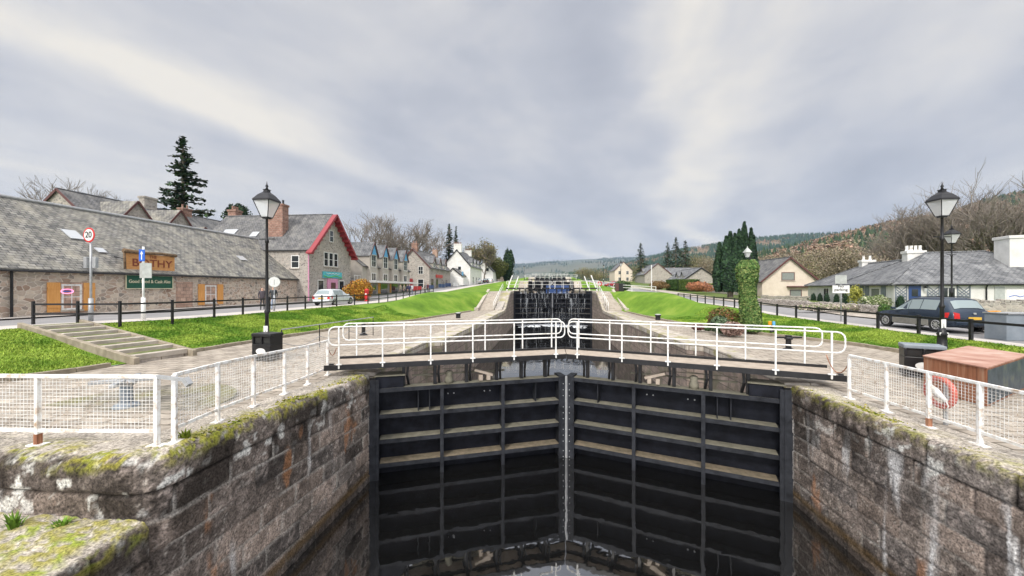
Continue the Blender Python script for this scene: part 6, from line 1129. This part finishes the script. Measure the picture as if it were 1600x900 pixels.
def forest(name, label, f, n, p0, p1, h, pal, kind, seed, mask=None, k=16, tmin=0.02, tpow=1.0):
    rg = np.random.default_rng(seed); p = p0+(p1-p0)*rg.random(n); t = tmin+(1-tmin)*rg.random(n)**tpow
    if mask is not None: ok = mask(p, t); p, t = p[ok], t[ok]
    x, y, z = f(p, t); n = len(x); B = np.stack([x, y, z], 1); hh = h*(.7+.6*rg.random(n)); base = pick(n, pal, .75, 1.25)
    if kind == 'cone':
        V = []; C = []; sides = 5; a = rg.random(n)*6.28; parts = []
        for (zb, zt, r) in ((.05, .7, .24), (.4, 1.0, .16)):
            ring = [B+np.stack([np.cos(a+6.283*j/sides)*r*hh, np.sin(a+6.283*j/sides)*r*hh, zb*hh+(rg.random(n)-.5)*.1*hh], 1) for j in range(sides)]; top = B+np.stack([0*hh, 0*hh, zt*hh], 1)
            for j in range(sides): parts.append(np.stack([ring[j], ring[(j+1) % sides], top], 1)); C.append(base*(.75+.5*rg.random(n))[:, None])
        V = np.concatenate(parts).reshape(-1, 3); cc = np.repeat(np.concatenate(C), 3, axis=0); o = np_mesh(name, V, np.arange(len(V)).reshape(-1, 3), M['leaf'], col=cc)
    else:
        v = rg.normal(0, 1, (n, k, 3)); v /= np.linalg.norm(v, axis=2)[:, :, None]; C = B[:, None, :]+v*(hh[:, None, None]*np.array((.30, .30, .42))*(.6+.5*rg.random((n, k, 1))))+np.array((0, 0, 1.))*hh[:, None, None]*.5
        o = leafmesh(name, C.reshape(-1, 3), v.reshape(-1, 3), np.repeat(hh*(.17 if k < 50 else .12), k)*(.6+.8*rg.random(n*k)), np.repeat(base, k, axis=0)*(.75+.5*rg.random((n*k, 1))), M['leaf'], None, 1, .7)
    o['kind'] = 'stuff'; o['label'] = label; return o
pn = lambda s, sc, th, inv=False: (lambda p, t: (fbm(p/sc, t*6, s) > th) != inv)
forest('woodland', 'brown and russet autumn woods covering the right hillside', fC, 5200, 1000, 1760, 11, [(.24, .15, .10), (.30, .20, .14), (.20, .15, .10), (.19, .17, .10), (.32, .23, .17)], 'broad', 1, pn(5, 40, .60, True), 40)
forest('conifer_woodland', 'dark conifer stands among the russet woods on the right hillside', fC, 2600, 1000, 1760, 14, [(.03, .06, .03), (.05, .08, .035)], 'cone', 2, pn(5, 40, .58))
forest('woodland', 'bare greyish trees along the foot of the right hillside', fC, 1700, 960, 1760, 9, [(.30, .27, .18), (.24, .22, .13), (.2, .2, .08)], 'broad', 3, None, 60, tmin=.12, tpow=3)
forest('conifer_woodland', 'dark green conifer plantation on the middle ridge', fB, 9000, 840, 1500, 20, [(.03, .065, .04), (.045, .08, .045)], 'cone', 4, pn(8, 50, .40), tpow=.6)
forest('woodland', 'rusty larch woods below the plantation on the middle ridge', fB, 5000, 840, 1500, 16, [(.30, .19, .13), (.22, .17, .1)], 'broad', 5, pn(8, 50, .43, True), 14)
forest('conifer_woodland', 'faint blue green forests on the far hills', fA, 6000, 640, 1300, 30, [(.04, .07, .045), (.06, .08, .05)], 'cone', 6, pn(9, 60, .45))
# ------------------------------------------------------------------ people
def person(label, x, y, z, rz, top, legs, hair, h=1.72, walk=.12, bag=None, group='people on the left road', skirt=False):
    t = T('person', label, 'person', (x, y, z), rz, group); k = h/1.75
    J = [(0, 0, .95, .135), (0, .01, 1.15, .135), (0, 0, 1.38, .15), (0, -.01, 1.50, .062), (0, -.02, 1.60, .092), (0, -.02, 1.69, .085),
         (-.19, 0, 1.42, .06), (-.25, .02, 1.16, .045), (-.22, -.10, .93, .034), (-.21, -.13, .84, .038), (.19, 0, 1.42, .06), (.25, .02, 1.16, .045), (.22, -.10, .93, .034), (.21, -.13, .84, .038),
         (-.095, 0, .88, .09), (-.10, -walk*.5, .50, .06), (-.10, -walk+.02, .09, .042), (-.10, -walk-.12, .04, .035), (.095, 0, .88, .09), (.10, walk*.4, .50, .06), (.10, walk+.06, .09, .042), (.10, walk-.08, .04, .035)]
    E = [(0, 1), (1, 2), (2, 3), (3, 4), (4, 5), (2, 6), (6, 7), (7, 8), (8, 9), (2, 10), (10, 11), (11, 12), (12, 13), (0, 14), (14, 15), (15, 16), (16, 17), (0, 18), (18, 19), (19, 20), (20, 21)]
    me = bpy.data.meshes.new('body'); me.from_pydata([(a*k, b*k, c*k) for a, b, c, r in J], E, []); o = bpy.data.objects.new('body', me); link(o, t); sk = o.modifiers.new('skin', 'SKIN'); 
    if not me.skin_vertices: bpy.context.view_layer.objects.active = o; me.skin_vertices.new() if hasattr(me.skin_vertices, 'new') else None
    sd = me.skin_vertices[0].data
    for i, j in enumerate(J): r_ = j[3]*k*(1.12 if skirt and i < 2 else 1); sd[i].radius = (r_*(1.15 if i in (0, 1, 2) else 1), r_*(.8 if i in (0, 1, 2) else 1)); sd[i].use_root = (i == 0)
    su = o.modifiers.new('s', 'SUBSURF'); su.levels = 1; su.render_levels = 1
    dg = bpy.context.evaluated_depsgraph_get(); me2 = bpy.data.meshes.new_from_object(o.evaluated_get(dg)); o.modifiers.clear(); o.data = me2; me2.materials.clear()
    for m_ in (paint('trousers', legs), paint('jacket', top), M['skin'], hair, M['ink']): me2.materials.append(m_)
    for p in me2.polygons:
        c = p.center/k; p.use_smooth = True
        if c.z > 1.52: p.material_index = 3 if (c.z > 1.655 or c.y > .015) else 2
        elif c.z > 1.485 and abs(c.x) < .08: p.material_index = 2
        elif abs(c.x) > .15 and c.z < .90: p.material_index = 2
        elif c.z > .86 or (abs(c.x) > .17 and c.z > .9): p.material_index = 1
        elif c.z < .10: p.material_index = 4
        else: p.material_index = 0
    q = MB()
    for s_ in (-1, 1): q.disc((s_*.032*k, -.108*k, 1.605*k), .008, .008, (0, 1, 0), 6)
    q.tube([(0, -.112*k, 1.60*k), (0, -.128*k, 1.572*k), (0, -.11*k, 1.565*k)], .01, 5); q.build('face_features', M['hair'], t)
    if bag: q = MB(); q.box(-.15, .15, .10, .24, 1.02*k, 1.42*k); q.build('backpack', paint('backpack', bag), t, bevel=.05)
    return t
brown = paint('hair_brown', (.16, .06, .03)); blond = paint('hair_light', (.35, .25, .14)); knit = paint('knit_hat', (.05, .05, .07))
x, y = at(410, 28.0); person('person with long red brown hair in a dark coat walking beside the long stone building', x, y, 1.09, R(35), (.05, .04, .05), (.03, .03, .035), brown, 1.68, .16)
x, y = at(427, 28.4); person('person in a dark jacket and pale blue jeans walking behind the round white sign', x, y, 1.09, R(40), (.03, .035, .04), (.28, .34, .44), M['hair'], 1.75, .2)
grp_ = [(626, 62, (.22, .2, .14), (.12, .11, .1), 'person in olive coat at the left of the group by the stone gable house'), (631.5, 63, (.3, .26, .2), (.06, .06, .06), 'person in tan jacket second in the group by the stone gable house'), (636, 61.5, (.02, .02, .05), (.02, .02, .03), 'person all in navy black in the middle of the group'), (640, 61, (.03, .03, .08), (.03, .03, .05), 'person in dark navy jacket beside the one in black'), (644, 62.5, (.6, .6, .62), (.2, .22, .3), 'person in white top at the right of the group'), (664, 66, (.02, .02, .02), (.02, .02, .02), 'lone person all in black standing right of the group'), (668.5, 67, (.10, .03, .04), (.02, .02, .02), 'person in dark red top next to the lone person in black')]
for k, (px, d_, a_, b_, lab) in enumerate(grp_): x, y = at(px, d_); person(lab, x, y, float(roadL(y)), R(30+50*k), a_, b_, (M['hair'], brown, knit, blond)[k % 4], 1.62+.03*(k % 4), .05+.03*(k % 3))
# street clutter outside the shops
for k, (px, d_, c_) in enumerate(((652, 72, 'postred'), (672, 78, 'blue'), (690, 86, 'blue'), (700, 92, 'blue'), (712, 95, 'white'))):
    x, y = at(px, d_); t = T('cafe_barrier', ['red', 'first blue', 'second blue', 'third blue', 'white'][k]+' low canvas screen standing outside the shops on the left street', 'screen', (x, y, float(roadL(y))), R(80), 'canvas screens outside the shops'); q = MB(); q.box(-1.6, 1.6, -.02, .02, .15, .95); q.build('canvas', M[c_], t); q = MB(); [q.bar((a_, 0, 0), (a_, 0, 1.0), .06) for a_ in (-1.65, 0, 1.65)]; q.build('posts', M['galv'], t)
# ------------------------------------------------------------------ air
def haze():
    q = MB(); q.box(-7500, 7500, -300, 7800, -9, 620); o = q.build('haze', M['black']); o.data.materials.clear(); m = bpy.data.materials.new('haze_air'); m.use_nodes = True; N = m.node_tree.nodes; N.clear(); out = N.new('ShaderNodeOutputMaterial'); v = N.new('ShaderNodeVolumePrincipled'); v.inputs['Color'].default_value = (.52, .70, 1.0, 1); v.inputs['Density'].default_value = HAZE; v.inputs['Anisotropy'].default_value = .2; m.node_tree.links.new(v.outputs[0], out.inputs['Volume']); o.data.materials.append(m); o['kind'] = 'stuff'; o['label'] = 'thin bluish haze'
HAZE = 6.5e-5
haze()
